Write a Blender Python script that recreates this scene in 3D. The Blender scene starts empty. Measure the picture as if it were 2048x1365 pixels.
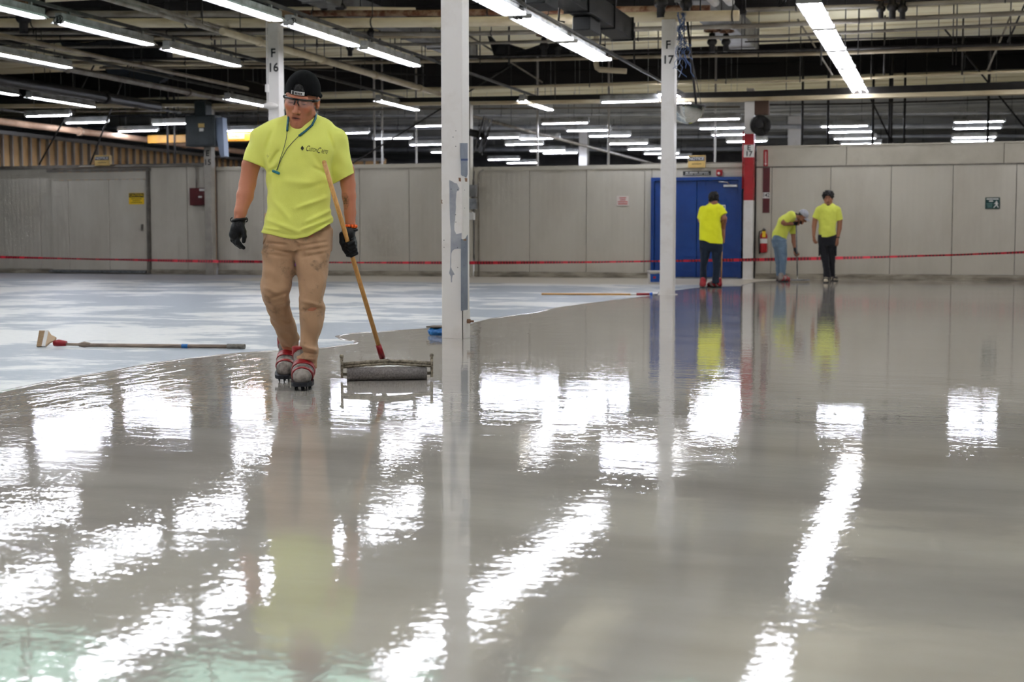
import bpy, bmesh, math, random
import numpy as np
from mathutils import Vector, Matrix
from mathutils.bvhtree import BVHTree

random.seed(7)
rng = np.random.default_rng(11)
scene = bpy.context.scene
col = scene.collection

# ------------------------------------------------------------------ camera
FPX, CX, CY = 2844.4, 1024.0, 682.5          # focal length in pixels of a 2048x1365 frame (50 mm on 36 mm)
HCAM = 0.83                                   # the photographer crouches
YAW = math.radians(16.9)
PITCH = math.atan((CY - 480.0) / FPX)
cam_data = bpy.data.cameras.new('camera')
cam_data.lens = 50.0
cam_data.sensor_width = 36.0
cam_data.clip_end = 300
cam_data.dof.use_dof = True
cam_data.dof.focus_distance = 8.05
cam_data.dof.aperture_fstop = 4.0
cam = bpy.data.objects.new('camera', cam_data)
cam.location = (0, 0, HCAM)
cam.rotation_euler = (math.pi / 2 - PITCH, 0, YAW)
col.objects.link(cam)
scene.camera = cam

# ------------------------------------------------------------------ world and exposure
world = bpy.data.worlds.new('world')
scene.world = world
world.use_nodes = True
bg = world.node_tree.nodes['Background']
bg.inputs[0].default_value = (0.78, 0.86, 1.0, 1)
bg.inputs[1].default_value = 0.25
vs = scene.view_settings
vs.view_transform = 'Standard'
vs.look = 'None'
vs.exposure = 0.25
vs.gamma = 1.0
vs.use_curve_mapping = False
scene.cycles.max_bounces = 5; scene.cycles.diffuse_bounces = 3; scene.cycles.glossy_bounces = 2; scene.cycles.transparent_max_bounces = 6
scene.cycles.use_adaptive_sampling = True; scene.cycles.adaptive_threshold = 0.06; scene.cycles.adaptive_min_samples = 12
scene.cycles.caustics_reflective = False; scene.cycles.caustics_refractive = False
TUBE = 30.0            # strength of the fluorescent tubes

# ------------------------------------------------------------------ picture-to-place helpers
_fw = Vector((-math.sin(YAW) * math.cos(PITCH), math.cos(YAW) * math.cos(PITCH), -math.sin(PITCH)))
_rt = Vector((math.cos(YAW), math.sin(YAW), 0))
_up = _rt.cross(_fw)
CAM = Vector((0, 0, HCAM))
def ray(x, y):
    return _fw + _rt * ((x - CX) / FPX) + _up * ((CY - y) / FPX)
def on_z(x, y, z=0.0):
    r = ray(x, y); return CAM + r * ((z - HCAM) / r.z)
def on_v(x, y, v):
    r = ray(x, y); return CAM + r * (v / r.y)
def on_u(x, y, u):
    r = ray(x, y); return CAM + r * (u / r.x)

# ------------------------------------------------------------------ materials
def lin(c):
    c = [x / 255.0 for x in c]
    return tuple(x / 12.92 if x <= 0.04045 else ((x + 0.055) / 1.055) ** 2.4 for x in c)
MATS = {}
def mat(name, rgb, rough=0.6, metal=0.0, rgb2=None, nscale=6.0, thr=(0.4, 0.62), stretch=(1, 1, 1), bump=0.0,
        bscale=60.0, spec=0.5, coat=0.0, attr=None):
    if name in MATS: return MATS[name]
    m = bpy.data.materials.new(name); m.use_nodes = True
    nt = m.node_tree; N = nt.nodes; Lk = nt.links
    b = N['Principled BSDF']
    c = lin(rgb) + (1,)
    b.inputs['Base Color'].default_value = c
    b.inputs['Roughness'].default_value = rough
    b.inputs['Metallic'].default_value = metal
    b.inputs['Specular IOR Level'].default_value = spec
    b.inputs['Coat Weight'].default_value = coat
    tc = N.new('ShaderNodeTexCoord')
    src = None
    if attr:
        a = N.new('ShaderNodeAttribute'); a.attribute_name = attr
        src = a.outputs['Color']
    if rgb2 is not None:
        mp = N.new('ShaderNodeMapping'); mp.inputs['Scale'].default_value = stretch
        Lk.new(tc.outputs['Object'], mp.inputs['Vector'])
        no = N.new('ShaderNodeTexNoise'); no.inputs['Scale'].default_value = nscale; no.inputs['Detail'].default_value = 5
        no.inputs['Roughness'].default_value = 0.62
        Lk.new(mp.outputs[0], no.inputs['Vector'])
        mr = N.new('ShaderNodeMapRange'); mr.inputs['From Min'].default_value = thr[0]; mr.inputs['From Max'].default_value = thr[1]
        Lk.new(no.outputs['Fac'], mr.inputs['Value'])
        mx = N.new('ShaderNodeMix'); mx.data_type = 'RGBA'
        mx.inputs[6].default_value = c; mx.inputs[7].default_value = lin(rgb2) + (1,)
        if src is not None: Lk.new(src, mx.inputs[6])
        Lk.new(mr.outputs[0], mx.inputs[0])
        src = mx.outputs[2]
    if src is not None: Lk.new(src, b.inputs['Base Color'])
    if bump:
        n2 = N.new('ShaderNodeTexNoise'); n2.inputs['Scale'].default_value = bscale; n2.inputs['Detail'].default_value = 3
        Lk.new(tc.outputs['Object'], n2.inputs['Vector'])
        bp = N.new('ShaderNodeBump'); bp.inputs['Strength'].default_value = bump; bp.inputs['Distance'].default_value = 0.01
        Lk.new(n2.outputs['Fac'], bp.inputs['Height']); Lk.new(bp.outputs[0], b.inputs['Normal'])
    MATS[name] = m
    return m
def emat(name, rgb, strength):
    if name in MATS: return MATS[name]
    m = bpy.data.materials.new(name); m.use_nodes = True
    b = m.node_tree.nodes['Principled BSDF']
    b.inputs['Base Color'].default_value = (0.8, 0.8, 0.8, 1)
    b.inputs['Emission Color'].default_value = lin(rgb) + (1,)
    b.inputs['Emission Strength'].default_value = strength
    MATS[name] = m
    return m

# ------------------------------------------------------------------ mesh builder
class MB:
    def __init__(s): s.v = []; s.f = []; s.sm = []
    def add(s, vs_, fs_, smooth=False):
        o = len(s.v); s.v += [tuple(p) for p in vs_]
        s.f += [tuple(i + o for i in f) for f in fs_]; s.sm += [smooth] * len(fs_)
        return s
    def box(s, c, d, rz=0.0, M=None):
        hx, hy, hz = d[0] / 2, d[1] / 2, d[2] / 2
        p = [Vector((x, y, z)) for x in (-hx, hx) for y in (-hy, hy) for z in (-hz, hz)]
        if M is None: M = Matrix.Rotation(rz, 3, 'Z')
        p = [M @ q + Vector(c) for q in p]
        return s.add(p, [(0, 1, 3, 2), (4, 6, 7, 5), (0, 4, 5, 1), (2, 3, 7, 6), (0, 2, 6, 4), (1, 5, 7, 3)])
    def b2(s, a, b):   # box between two corners
        return s.box([(a[i] + b[i]) / 2 for i in range(3)], [abs(b[i] - a[i]) for i in range(3)])
    def bevbox(s, c, d, r=0.01, rz=0.0, M=None):
        bm = bmesh.new(); bmesh.ops.create_cube(bm, size=1)
        for v in bm.verts: v.co = Vector((v.co.x * d[0], v.co.y * d[1], v.co.z * d[2]))
        bmesh.ops.bevel(bm, geom=bm.edges[:], offset=r, segments=2, affect='EDGES', profile=0.5)
        if M is None: M = Matrix.Rotation(rz, 3, 'Z')
        vs_ = [M @ v.co + Vector(c) for v in bm.verts]
        bm.verts.index_update()
        fs_ = [[v.index for v in f.verts] for f in bm.faces]
        bm.free(); return s.add(vs_, fs_)
    def tube(s, path, r, n=10, cap=True, closed=False):
        path = [Vector(p) for p in path]; m = len(path)
        rr = r if isinstance(r, (list, tuple)) else [r] * m
        ring = []; prev = None
        for i, p in enumerate(path):
            if closed: t = path[(i + 1) % m] - path[i - 1]
            else: t = path[min(i + 1, m - 1)] - path[max(i - 1, 0)]
            t.normalize()
            if prev is None:
                a = Vector((0, 0, 1)) if abs(t.z) < 0.9 else Vector((1, 0, 0))
                x = t.cross(a).normalized()
            else:
                x = (prev - t * prev.dot(t)).normalized()
            prev = x; y = t.cross(x)
            ring.append([p + (x * math.cos(k * 2 * math.pi / n) + y * math.sin(k * 2 * math.pi / n)) * rr[i] for k in range(n)])
        vs_ = [q for rg in ring for q in rg]; fs_ = []
        for i in range(m if closed else m - 1):
            j = (i + 1) % m
            for k in range(n):
                k2 = (k + 1) % n
                fs_.append((i * n + k, i * n + k2, j * n + k2, j * n + k))
        s.add(vs_, fs_, True)
        if cap and not closed:
            o = len(s.v) - len(vs_)
            s.f.append(tuple(o + k for k in range(n))[::-1]); s.sm.append(False)
            s.f.append(tuple(o + (m - 1) * n + k for k in range(n))); s.sm.append(False)
        return s
    def cyl(s, a, b, r, n=12, r2=None):
        return s.tube([a, b], [r, r if r2 is None else r2], n)
    def lathe(s, prof, c=(0, 0, 0), n=20, M=None, arc=2 * math.pi):
        M = M or Matrix.Identity(3); full = abs(arc - 2 * math.pi) < 1e-6
        cnt = n if full else n + 1
        vs_ = [M @ Vector((r * math.cos(arc * k / n), r * math.sin(arc * k / n), z)) + Vector(c) for r, z in prof for k in range(cnt)]
        fs_ = []
        for i in range(len(prof) - 1):
            for k in range(n):
                k2 = (k + 1) % cnt
                fs_.append((i * cnt + k, i * cnt + k2, (i + 1) * cnt + k2, (i + 1) * cnt + k))
        return s.add(vs_, fs_, True)
    def prism(s, pts, axis, a, b):   # 2D outline extruded along an axis 'x','y','z' from a to b
        def p3(p, t):
            return {'x': (t, p[0], p[1]), 'y': (p[0], t, p[1]), 'z': (p[0], p[1], t)}[axis]
        n = len(pts); vs_ = [p3(p, a) for p in pts] + [p3(p, b) for p in pts]
        fs_ = [tuple(range(n))[::-1], tuple(range(n, 2 * n))] + [(i, (i + 1) % n, n + (i + 1) % n, n + i) for i in range(n)]
        return s.add(vs_, fs_)
    def ball(s, c, r, n=12, m=8):
        r = r if isinstance(r, (list, tuple)) else (r, r, r)
        vs_ = []; fs_ = []
        for i in range(m + 1):
            th = math.pi * i / m
            for k in range(n):
                ph = 2 * math.pi * k / n
                vs_.append((c[0] + r[0] * math.sin(th) * math.cos(ph), c[1] + r[1] * math.sin(th) * math.sin(ph), c[2] + r[2] * math.cos(th)))
        for i in range(m):
            for k in range(n):
                fs_.append((i * n + k, (i + 1) * n + k, (i + 1) * n + (k + 1) % n, i * n + (k + 1) % n))
        return s.add(vs_, fs_, True)
    def mesh(s, name, material):
        me = bpy.data.meshes.new(name)
        me.from_pydata(s.v, [], s.f)
        me.polygons.foreach_set('use_smooth', s.sm)
        if material is not None: me.materials.append(material)
        bm = bmesh.new(); bm.from_mesh(me)
        bmesh.ops.recalc_face_normals(bm, faces=bm.faces[:]); bm.to_mesh(me); bm.free()
        return me
    def build(s, name, material, parent=None, loc=None):
        o = bpy.data.objects.new(name, s.mesh(name, material)); col.objects.link(o)
        if parent is not None: o.parent = parent
        if loc is not None: o.location = loc
        return o

def tag(o, label=None, cat=None, group=None, kind=None):
    if label: o['label'] = label
    if cat: o['category'] = cat
    if group: o['group'] = group
    if kind: o['kind'] = kind
    return o
def empty(name, loc=(0, 0, 0), rz=0.0, label=None, cat=None, group=None, kind=None):
    o = bpy.data.objects.new(name, None); col.objects.link(o)
    o.location = loc; o.rotation_euler = (0, 0, rz); o.empty_display_size = 0.1
    return tag(o, label, cat, group, kind)
def copy_tree(o, parent=None):
    c = o.copy(); col.objects.link(c); c.parent = parent
    for ch in o.children: copy_tree(ch, c)
    return c
def inst(me, name, parent=None, loc=(0, 0, 0)):
    o = bpy.data.objects.new(name, me); col.objects.link(o); o.location = loc
    if parent is not None: o.parent = parent
    return o
def text_mesh(body, size, M, material, name, parent=None, shear=0.0, extrude=0.0008, width=None, spacing=1.0, bold=0.0):
    cu = bpy.data.curves.new(name + '_font', 'FONT'); cu.body = body; cu.size = size; cu.align_x = 'CENTER'; cu.align_y = 'CENTER'
    cu.shear = shear; cu.extrude = extrude; cu.space_character = spacing; cu.resolution_u = 3; cu.offset = bold * size
    tmp = bpy.data.objects.new(name + '_font', cu); col.objects.link(tmp)
    dg = bpy.context.evaluated_depsgraph_get()
    me = bpy.data.meshes.new_from_object(tmp.evaluated_get(dg))
    bpy.data.objects.remove(tmp); bpy.data.curves.remove(cu)
    me.name = name
    if width:
        xs = [v.co.x for v in me.vertices]; k = width / (max(xs) - min(xs))
        for v in me.vertices: v.co.x *= k
    me.transform(M)
    me.materials.clear(); me.materials.append(material)
    o = bpy.data.objects.new(name, me); col.objects.link(o)
    if parent is not None: o.parent = parent
    return o
def facing(loc):   # lettering that stands upright and faces -Y
    return Matrix.Translation(Vector(loc)) @ Matrix.Rotation(math.pi / 2, 4, 'X')
# ================================================================== the setting
M_wall = mat('wall_panel_paint', (198, 192, 177), 0.5, rgb2=(184, 177, 161), nscale=1.3, thr=(0.42, 0.72), stretch=(1, 1, 0.35))
M_wall_low = mat('wall_upper_panel_paint', (190, 184, 168), 0.5, rgb2=(176, 169, 152), nscale=1.1)
M_trim = mat('trim_paint', (190, 184, 168), 0.5)
M_trim_dark = mat('trim_dark_metal', (122, 116, 106), 0.5, rgb2=(96, 90, 82))
M_white = mat('white_column_paint', (228, 224, 218), 0.38, rgb2=(214, 207, 197), nscale=3.0, thr=(0.5, 0.75))
M_greypaint = mat('bared_grey_paint', (158, 160, 164), 0.5, rgb2=(140, 143, 150), nscale=9)
M_bluegrey = mat('old_blue_grey_paint', (128, 136, 148), 0.45, rgb2=(112, 120, 134), nscale=8)
M_black = mat('black_paint', (22, 22, 22), 0.5)
M_ink = mat('stencil_ink', (28, 28, 27), 0.6)
M_blue = mat('blue_door_paint', (0, 62, 140), 0.32, rgb2=(0, 55, 130), nscale=2)
M_red = mat('red_paint', (176, 22, 30), 0.42, rgb2=(160, 18, 26), nscale=4)
M_maroon = mat('maroon_enamel', (96, 22, 26), 0.4, rgb2=(82, 18, 22), nscale=5)
M_chrome = mat('satin_metal', (200, 200, 198), 0.3, 1.0)
M_steel = mat('galvanised_steel', (150, 152, 152), 0.45, 0.6, rgb2=(120, 122, 124), nscale=12)
M_rust = mat('rusty_steel', (110, 66, 42), 0.8, rgb2=(160, 132, 104), nscale=7, bump=0.3)

def attach_wave_bump(m, axis_scale, strength=0.25):
    nt = m.node_tree; N = nt.nodes; Lk = nt.links
    tc = N.new('ShaderNodeTexCoord'); w = N.new('ShaderNodeTexWave'); w.wave_type = 'BANDS'; w.bands_direction = 'X'
    w.inputs['Scale'].default_value = axis_scale; w.inputs['Distortion'].default_value = 0.0
    Lk.new(tc.outputs['Object'], w.inputs['Vector'])
    bp = N.new('ShaderNodeBump'); bp.inputs['Strength'].default_value = strength; bp.inputs['Distance'].default_value = 0.004
    Lk.new(w.outputs['Fac'], bp.inputs['Height']); Lk.new(bp.outputs[0], N['Principled BSDF'].inputs['Normal'])
attach_wave_bump(M_wall, 2.6, 0.35)

# ---- floor: dry, sanded blue-grey primer with pale patches, bare concrete by the wall
def floor_material():
    m = bpy.data.materials.new('dry_floor'); m.use_nodes = True
    nt = m.node_tree; N = nt.nodes; Lk = nt.links; b = N['Principled BSDF']
    tc = N.new('ShaderNodeTexCoord')
    def noise(scale, stretch, detail=6, rough=0.6, rot=0.0):
        mp = N.new('ShaderNodeMapping'); mp.inputs['Scale'].default_value = stretch; mp.inputs['Rotation'].default_value = (0, 0, rot)
        Lk.new(tc.outputs['Object'], mp.inputs['Vector'])
        n = N.new('ShaderNodeTexNoise'); n.inputs['Scale'].default_value = scale; n.inputs['Detail'].default_value = detail
        n.inputs['Roughness'].default_value = rough; Lk.new(mp.outputs[0], n.inputs['Vector']); return n.outputs['Fac']
    def ramp(v, a, b_):
        r = N.new('ShaderNodeMapRange'); r.inputs['From Min'].default_value = a; r.inputs['From Max'].default_value = b_
        r.interpolation_type = 'SMOOTHSTEP'; Lk.new(v, r.inputs['Value']); return r.outputs[0]
    def mix(f, c1, c2):
        x = N.new('ShaderNodeMix'); x.data_type = 'RGBA'; Lk.new(f, x.inputs[0])
        for k, c in ((6, c1), (7, c2)):
            if isinstance(c, tuple): x.inputs[k].default_value = lin(c) + (1,)
            else: Lk.new(c, x.inputs[k])
        return x.outputs[2]
    def math_(op, a, b_):
        x = N.new('ShaderNodeMath'); x.operation = op
        for k, c in enumerate((a, b_)):
            if isinstance(c, (int, float)): x.inputs[k].default_value = c
            else: Lk.new(c, x.inputs[k])
        return x.outputs[0]
    sep = N.new('ShaderNodeSeparateXYZ'); Lk.new(tc.outputs['Object'], sep.inputs[0])
    big = noise(0.42, (1, 1, 1), 8, 0.62, 0.3)
    fine = noise(1.6, (0.5, 1.4, 1), 8, 0.7, 0.25)
    s = math_('ADD', math_('MULTIPLY', big, 0.68), math_('MULTIPLY', fine, 0.32))
    patch = ramp(s, 0.478, 0.535)
    c = mix(patch, (140, 148, 156), (218, 217, 212))
    grain = ramp(noise(14, (1, 1, 1), 4, 0.7), 0.35, 0.75)
    c = mix(math_('MULTIPLY', grain, 0.3), c, (172, 176, 180))
    # bare concrete along the partition
    edge = math_('ADD', sep.outputs['Y'], math_('MULTIPLY', noise(0.35, (1, 1, 1), 4), 2.0))
    bare = ramp(edge, 26.6, 27.4)
    right = ramp(math_('ADD', sep.outputs['X'], math_('MULTIPLY', noise(0.5, (1, 1, 1), 3), 1.0)), -14.6, -13.2)
    bc = mix(right, (136, 138, 146), (186, 178, 160))
    bc = mix(ramp(noise(2.2, (0.6, 2.0, 1), 5), 0.45, 0.75), bc, (168, 162, 150))
    c = mix(bare, c, bc)
    Lk.new(c, b.inputs['Base Color'])
    b.inputs['Roughness'].default_value = 0.42
    bp = N.new('ShaderNodeBump'); bp.inputs['Strength'].default_value = 0.12; bp.inputs['Distance'].default_value = 0.01
    Lk.new(noise(25, (1, 1, 1), 4), bp.inputs['Height']); Lk.new(bp.outputs[0], b.inputs['Normal'])
    return m
MATS['dry_floor'] = floor_material()
tag(MB().b2((-45, -22, -0.2), (34, 78, 0)).build('floor', MATS['dry_floor']), kind='structure')

# ---- the wet, self-levelling coat
_e0, _e1 = on_z(150, 755), on_z(1290, 594)
EDGE_A = (_e1.x - _e0.x) / (_e1.y - _e0.y); EDGE_B = _e0.x - EDGE_A * _e0.y
def wet_material():
    m = bpy.data.materials.new('wet_coating'); m.use_nodes = True
    nt = m.node_tree; N = nt.nodes; Lk = nt.links; b = N['Principled BSDF']
    tc = N.new('ShaderNodeTexCoord')
    def noise(scale, stretch, detail=4, rough=0.55, rot=0.0):
        mp = N.new('ShaderNodeMapping'); mp.inputs['Scale'].default_value = stretch; mp.inputs['Rotation'].default_value = (0, 0, rot)
        Lk.new(tc.outputs['Object'], mp.inputs['Vector'])
        n = N.new('ShaderNodeTexNoise'); n.inputs['Scale'].default_value = scale; n.inputs['Detail'].default_value = detail
        n.inputs['Roughness'].default_value = rough; Lk.new(mp.outputs[0], n.inputs['Vector']); return n.outputs['Fac']
    mx = N.new('ShaderNodeMix'); mx.data_type = 'RGBA'
    mx.inputs[6].default_value = lin((175, 169, 160)) + (1,); mx.inputs[7].default_value = lin((158, 151, 142)) + (1,)
    r = N.new('ShaderNodeMapRange'); r.inputs['From Min'].default_value = 0.4; r.inputs['From Max'].default_value = 0.66
    Lk.new(noise(1.1, (0.6, 1.5, 1), 3, 0.6, 0.5), r.inputs['Value']); Lk.new(r.outputs[0], mx.inputs[0])
    Lk.new(mx.outputs[2], b.inputs['Base Color'])
    b.inputs['IOR'].default_value = 1.52
    rr = N.new('ShaderNodeMapRange'); rr.inputs['From Min'].default_value = 0.35; rr.inputs['From Max'].default_value = 0.7
    rr.inputs['To Min'].default_value = 0.025; rr.inputs['To Max'].default_value = 0.07
    Lk.new(noise(0.9, (0.5, 1.6, 1), 2, 0.6, 0.5), rr.inputs['Value']); Lk.new(rr.outputs[0], b.inputs['Roughness'])
    b1 = N.new('ShaderNodeBump'); b1.inputs['Strength'].default_value = 0.2; b1.inputs['Distance'].default_value = 0.006
    Lk.new(noise(2.6, (0.6, 1.6, 1), 2, 0.5, 0.55), b1.inputs['Height'])
    b2 = N.new('ShaderNodeBump'); b2.inputs['Strength'].default_value = 0.16; b2.inputs['Distance'].default_value = 0.002
    Lk.new(noise(38, (1, 1, 1), 1, 0.6), b2.inputs['Height']); Lk.new(b1.outputs[0], b2.inputs['Normal'])
    b3 = N.new('ShaderNodeBump'); b3.inputs['Strength'].default_value = 0.10; b3.inputs['Distance'].default_value = 0.004
    Lk.new(noise(9, (0.5, 1.7, 1), 1.5, 0.6, 0.5), b3.inputs['Height']); Lk.new(b2.outputs[0], b3.inputs['Normal'])
    # the freshly rolled margin along the dry floor is still rippled
    sep = N.new('ShaderNodeSeparateXYZ'); Lk.new(tc.outputs['Object'], sep.inputs[0])
    def mth(op, a, c):
        x = N.new('ShaderNodeMath'); x.operation = op
        for k, v in enumerate((a, c)):
            if isinstance(v, (int, float)): x.inputs[k].default_value = v
            else: Lk.new(v, x.inputs[k])
        return x.outputs[0]
    dist = mth('SUBTRACT', sep.outputs['X'], mth('ADD', mth('MULTIPLY', sep.outputs['Y'], EDGE_A), EDGE_B))
    rm = N.new('ShaderNodeMapRange'); rm.interpolation_type = 'SMOOTHSTEP'; rm.inputs['From Min'].default_value = 0.3; rm.inputs['From Max'].default_value = 1.7
    rm.inputs['To Min'].default_value = 0.9; rm.inputs['To Max'].default_value = 0.0; Lk.new(dist, rm.inputs['Value'])
    b4 = N.new('ShaderNodeBump'); b4.inputs['Distance'].default_value = 0.007; Lk.new(rm.outputs[0], b4.inputs['Strength'])
    Lk.new(noise(3.4, (1.7, 0.45, 1), 3, 0.55, 0.12), b4.inputs['Height']); Lk.new(b3.outputs[0], b4.inputs['Normal'])
    Lk.new(b4.outputs[0], b.inputs['Normal'])
    return m
edge_px = [(0, 785), (70, 770), (140, 757), (220, 744), (300, 729), (370, 719), (440, 711), (500, 706), (545, 703), (600, 700), (650, 697),
           (705, 689), (712, 684), (684, 680), (672, 674), (700, 668), (770, 664), (860, 658), (935, 653), (950, 646), (985, 638), (1060, 627), (1110, 617),
           (1160, 610), (1230, 601), (1290, 594), (1330, 588), (1350, 582), (1390, 577), (1430, 575), (1480, 572.5), (1497, 567), (1520, 563.5)]
pts = [on_z(x, y) for x, y in edge_px]
first = pts[0]; pts = [first + Vector((-5, -1.6, 0)), first + Vector((-2.4, -0.9, 0))] + pts
out = []
for i in range(len(pts) - 1):
    a, b = pts[i], pts[i + 1]; n = max(2, int((b - a).length / 0.18))
    nr = Vector((-(b - a).y, (b - a).x, 0)).normalized()
    for k in range(n):
        out.append(a.lerp(b, k / n) + nr * (random.uniform(-1, 1) * min(0.03, 0.012 * (b - a).length)))
out.append(pts[-1])
poly = [(p.x, p.y) for p in out] + [(pts[-1].x + 0.6, 30.25), (16, 30.25), (16, -16), (-22, -16), (-22, out[0].y)]
M_wet = wet_material()
wet = MB().prism(poly, 'z', 0.0005, 0.004).build('wet_epoxy_coating', M_wet)
bead = MB(); nb_ = len(out); ring_ = []
for i_, p_ in enumerate(out):
    t_ = (out[min(i_ + 1, nb_ - 1)] - out[max(i_ - 1, 0)]).normalized(); s_ = Vector((-t_.y, t_.x, 0)); w_ = 0.012 + 0.006 * math.sin(i_ * 0.7) ** 2
    ring_ += [tuple(p_ - s_ * w_ * 2.2 + Vector((0, 0, 0.0035))), tuple(p_ - s_ * w_ + Vector((0, 0, 0.0085))), tuple(p_ + Vector((0, 0, 0.0075))), tuple(p_ + s_ * w_ * 0.6 + Vector((0, 0, 0.0003)))]
bead.add(ring_, [(i_ * 4 + k_, i_ * 4 + k_ + 1, i_ * 4 + k_ + 5, i_ * 4 + k_ + 4) for i_ in range(nb_ - 1) for k_ in range(3)], True)
bead.build('edge_bead', mat('wet_edge', (138, 128, 116), 0.12), wet)
tag(wet, 'glossy wet grey epoxy coating mirroring lights and workers across the floor', 'floor coating', kind='stuff')

# ---- back partition of insulated panels, split where the columns and doors stand
WV = 30.5
def panel_wall(name, u0, u1, z0, z1, material, widths=1.22, vfront=WV, start=None):
    root = MB().b2((u0, vfront + 0.05, z0), (u1, vfront + 0.16, z1)).build(name, M_trim_dark)
    tag(root, kind='structure')
    u = u0 if start is None else start
    while u < u1 - 0.02:
        e = min(u + widths, u1)
        MB().bevbox(((max(u, u0) + e) / 2, vfront + 0.03, (z0 + z1) / 2), (e - max(u, u0) - 0.011, 0.06, z1 - z0 - 0.006), 0.004).build('panel', material, root)
        u = e
    return root
DL, DR = on_v(1303, 450, WV).x, on_v(1484, 450, WV).x      # blue door opening
DTOP = on_v(1390, 355, WV).z
SL, SR = on_v(107, 450, WV).x, on_v(300, 450, WV).x        # sliding door
wl = panel_wall('wall_left', -27.5, SL, 0, 2.60, M_wall, start=-27.6)
wl2 = panel_wall('wall_left_of_column', SR + 0.02, -16.75, 0, 2.60, M_wall, widths=1.0)
wc = panel_wall('wall_back', -16.6, -10.32, 0, 2.54, M_wall)
wc2 = panel_wall('wall_back_centre', -10.16, DL, 0, 2.44, M_wall, widths=1.3)
wc3 = panel_wall('wall_over_door', DL, DR + 0.12, DTOP, 2.44, M_wall, widths=3)
wr = panel_wall('wall_right', -3.86, 13, 0, 2.36, M_wall, start=-4.75)
wru = panel_wall('wall_right_upper', -3.86, 13, 2.37, 2.79, M_wall_low, widths=3.1, start=-5.1)
# caps and base strips
def strip(name, a, b, m=M_trim): return tag(MB().b2(a, b).build(name, m), kind='structure')
strip('trim_1', (-16.6, WV - 0.03, 2.47), (-10.32, WV + 0.2, 2.56))
strip('trim_2', (-10.16, WV - 0.03, 2.37), (-4.16, WV + 0.2, 2.46))
strip('trim_3', (-27.5, WV - 0.05, 2.58), (-16.75, WV + 0.2, 2.66), M_trim_dark)
strip('trim_4', (-3.86, WV - 0.015, 2.352), (13, WV + 0.02, 2.376), M_trim_dark)
strip('trim_5', (-3.86, WV - 0.02, 2.78), (13, WV + 0.2, 2.81))
M_base = mat('base_strip', (176, 168, 150), 0.6, rgb2=(120, 112, 98), nscale=3, stretch=(0.5, 1, 3))
for i, (a, b) in enumerate(((-27.5, -16.75), (-16.6, -10.32), (-10.16, DL), (-3.86, 13))):
    tag(MB().bevbox(((a + b) / 2, WV - 0.012, 0.06), (b - a, 0.03, 0.12), 0.008).build('baseboard_%d' % (i + 1), M_base), kind='structure')

# ---- sliding door in the left wall
d1 = empty('door_1', (SL, WV, 0), kind='structure')
W1 = SR - SL
z = 2.33
MB().b2((-0.1, -0.10, 2.49), (W1 + 0.05, 0.0, 2.56)).build('track', M_trim_dark, d1)
MB().b2((-0.05, -0.07, 2.30), (W1, -0.005, 2.48)).build('header_panel', M_wall, d1)
for a, b in ((0.0, 0.48), (0.49, 1.62), (1.63, W1 - 0.06)):
    MB().bevbox(((a + b) / 2, -0.035, 1.19), (b - a, 0.06, 2.2), 0.006).build('panel', M_wall, d1)
MB().b2((W1 - 0.03, -0.10, 0.0), (W1 + 0.02, 0.02, 2.5)).build('door_stop', M_trim_dark, d1)
MB().b2((-0.1, -0.09, 0.03), (W1 - 0.1, -0.02, 0.085)).build('floor_guide', M_steel, d1)
h = MB(); h.box((W1 - 0.16, -0.085, 1.13), (0.05, 0.03, 0.16)); h.cyl((W1 - 0.16, -0.08, 1.09), (W1 - 0.16, -0.12, 1.09), 0.012); h.cyl((W1 - 0.16, -0.08, 1.18), (W1 - 0.16, -0.12, 1.18), 0.012)
h.cyl((W1 - 0.16, -0.12, 1.07), (W1 - 0.16, -0.12, 1.2), 0.012)
h.build('pull_handle', M_trim_dark, d1)

# ---- blue double door
d2 = empty('door_2', (DL, WV, 0), kind='structure')
WD = DR - DL
fr = MB(); fr.b2((0, -0.09, 0), (0.07, 0.05, DTOP)); fr.b2((WD - 0.07, -0.09, 0), (WD, 0.05, DTOP)); fr.b2((0.07, -0.09, DTOP - 0.07), (WD - 0.07, 0.05, DTOP))
fr.build('door_frame', M_blue, d2)
mid = on_v(1394, 450, WV).x - DL
for a, b in ((0.075, mid - 0.004), (mid + 0.004, WD - 0.075)):
    lf = MB().bevbox(((a + b) / 2, -0.02, 0.03 + (DTOP - 0.11) / 2), (b - a, 0.05, DTOP - 0.11), 0.004).build('door_leaf', M_blue, d2)
    if a > 0.5:
        hb = MB(); hb.box((a + 0.09, -0.06, 1.0), (0.06, 0.035, 0.16)); hb.cyl((a + 0.09, -0.06, 0.98), (a + 0.09, -0.11, 0.98), 0.012); hb.tube([(a + 0.09, -0.11, 0.98), (a + 0.2, -0.11, 0.98)], 0.011)
        hb.build('lever_handle', M_chrome, lf)
        cl = MB(); cl.bevbox((b - 0.17, -0.07, DTOP - 0.19), (0.30, 0.05, 0.055), 0.01); cl.tube([(b - 0.2, -0.08, DTOP - 0.16), (b - 0.22, -0.12, DTOP - 0.12), (b - 0.42, -0.10, DTOP - 0.10)], 0.012)
        cl.build('door_closer', M_chrome, lf)
MB().b2((0, -0.1, 0), (WD, 0.05, 0.02)).build('threshold', M_steel, d2)
tag(MB().b2((DL - 0.3, WV + 0.25, 0), (DR + 0.3, WV + 0.3, 2.5)).build('wall_behind_door', M_trim_dark), kind='structure')

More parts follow.
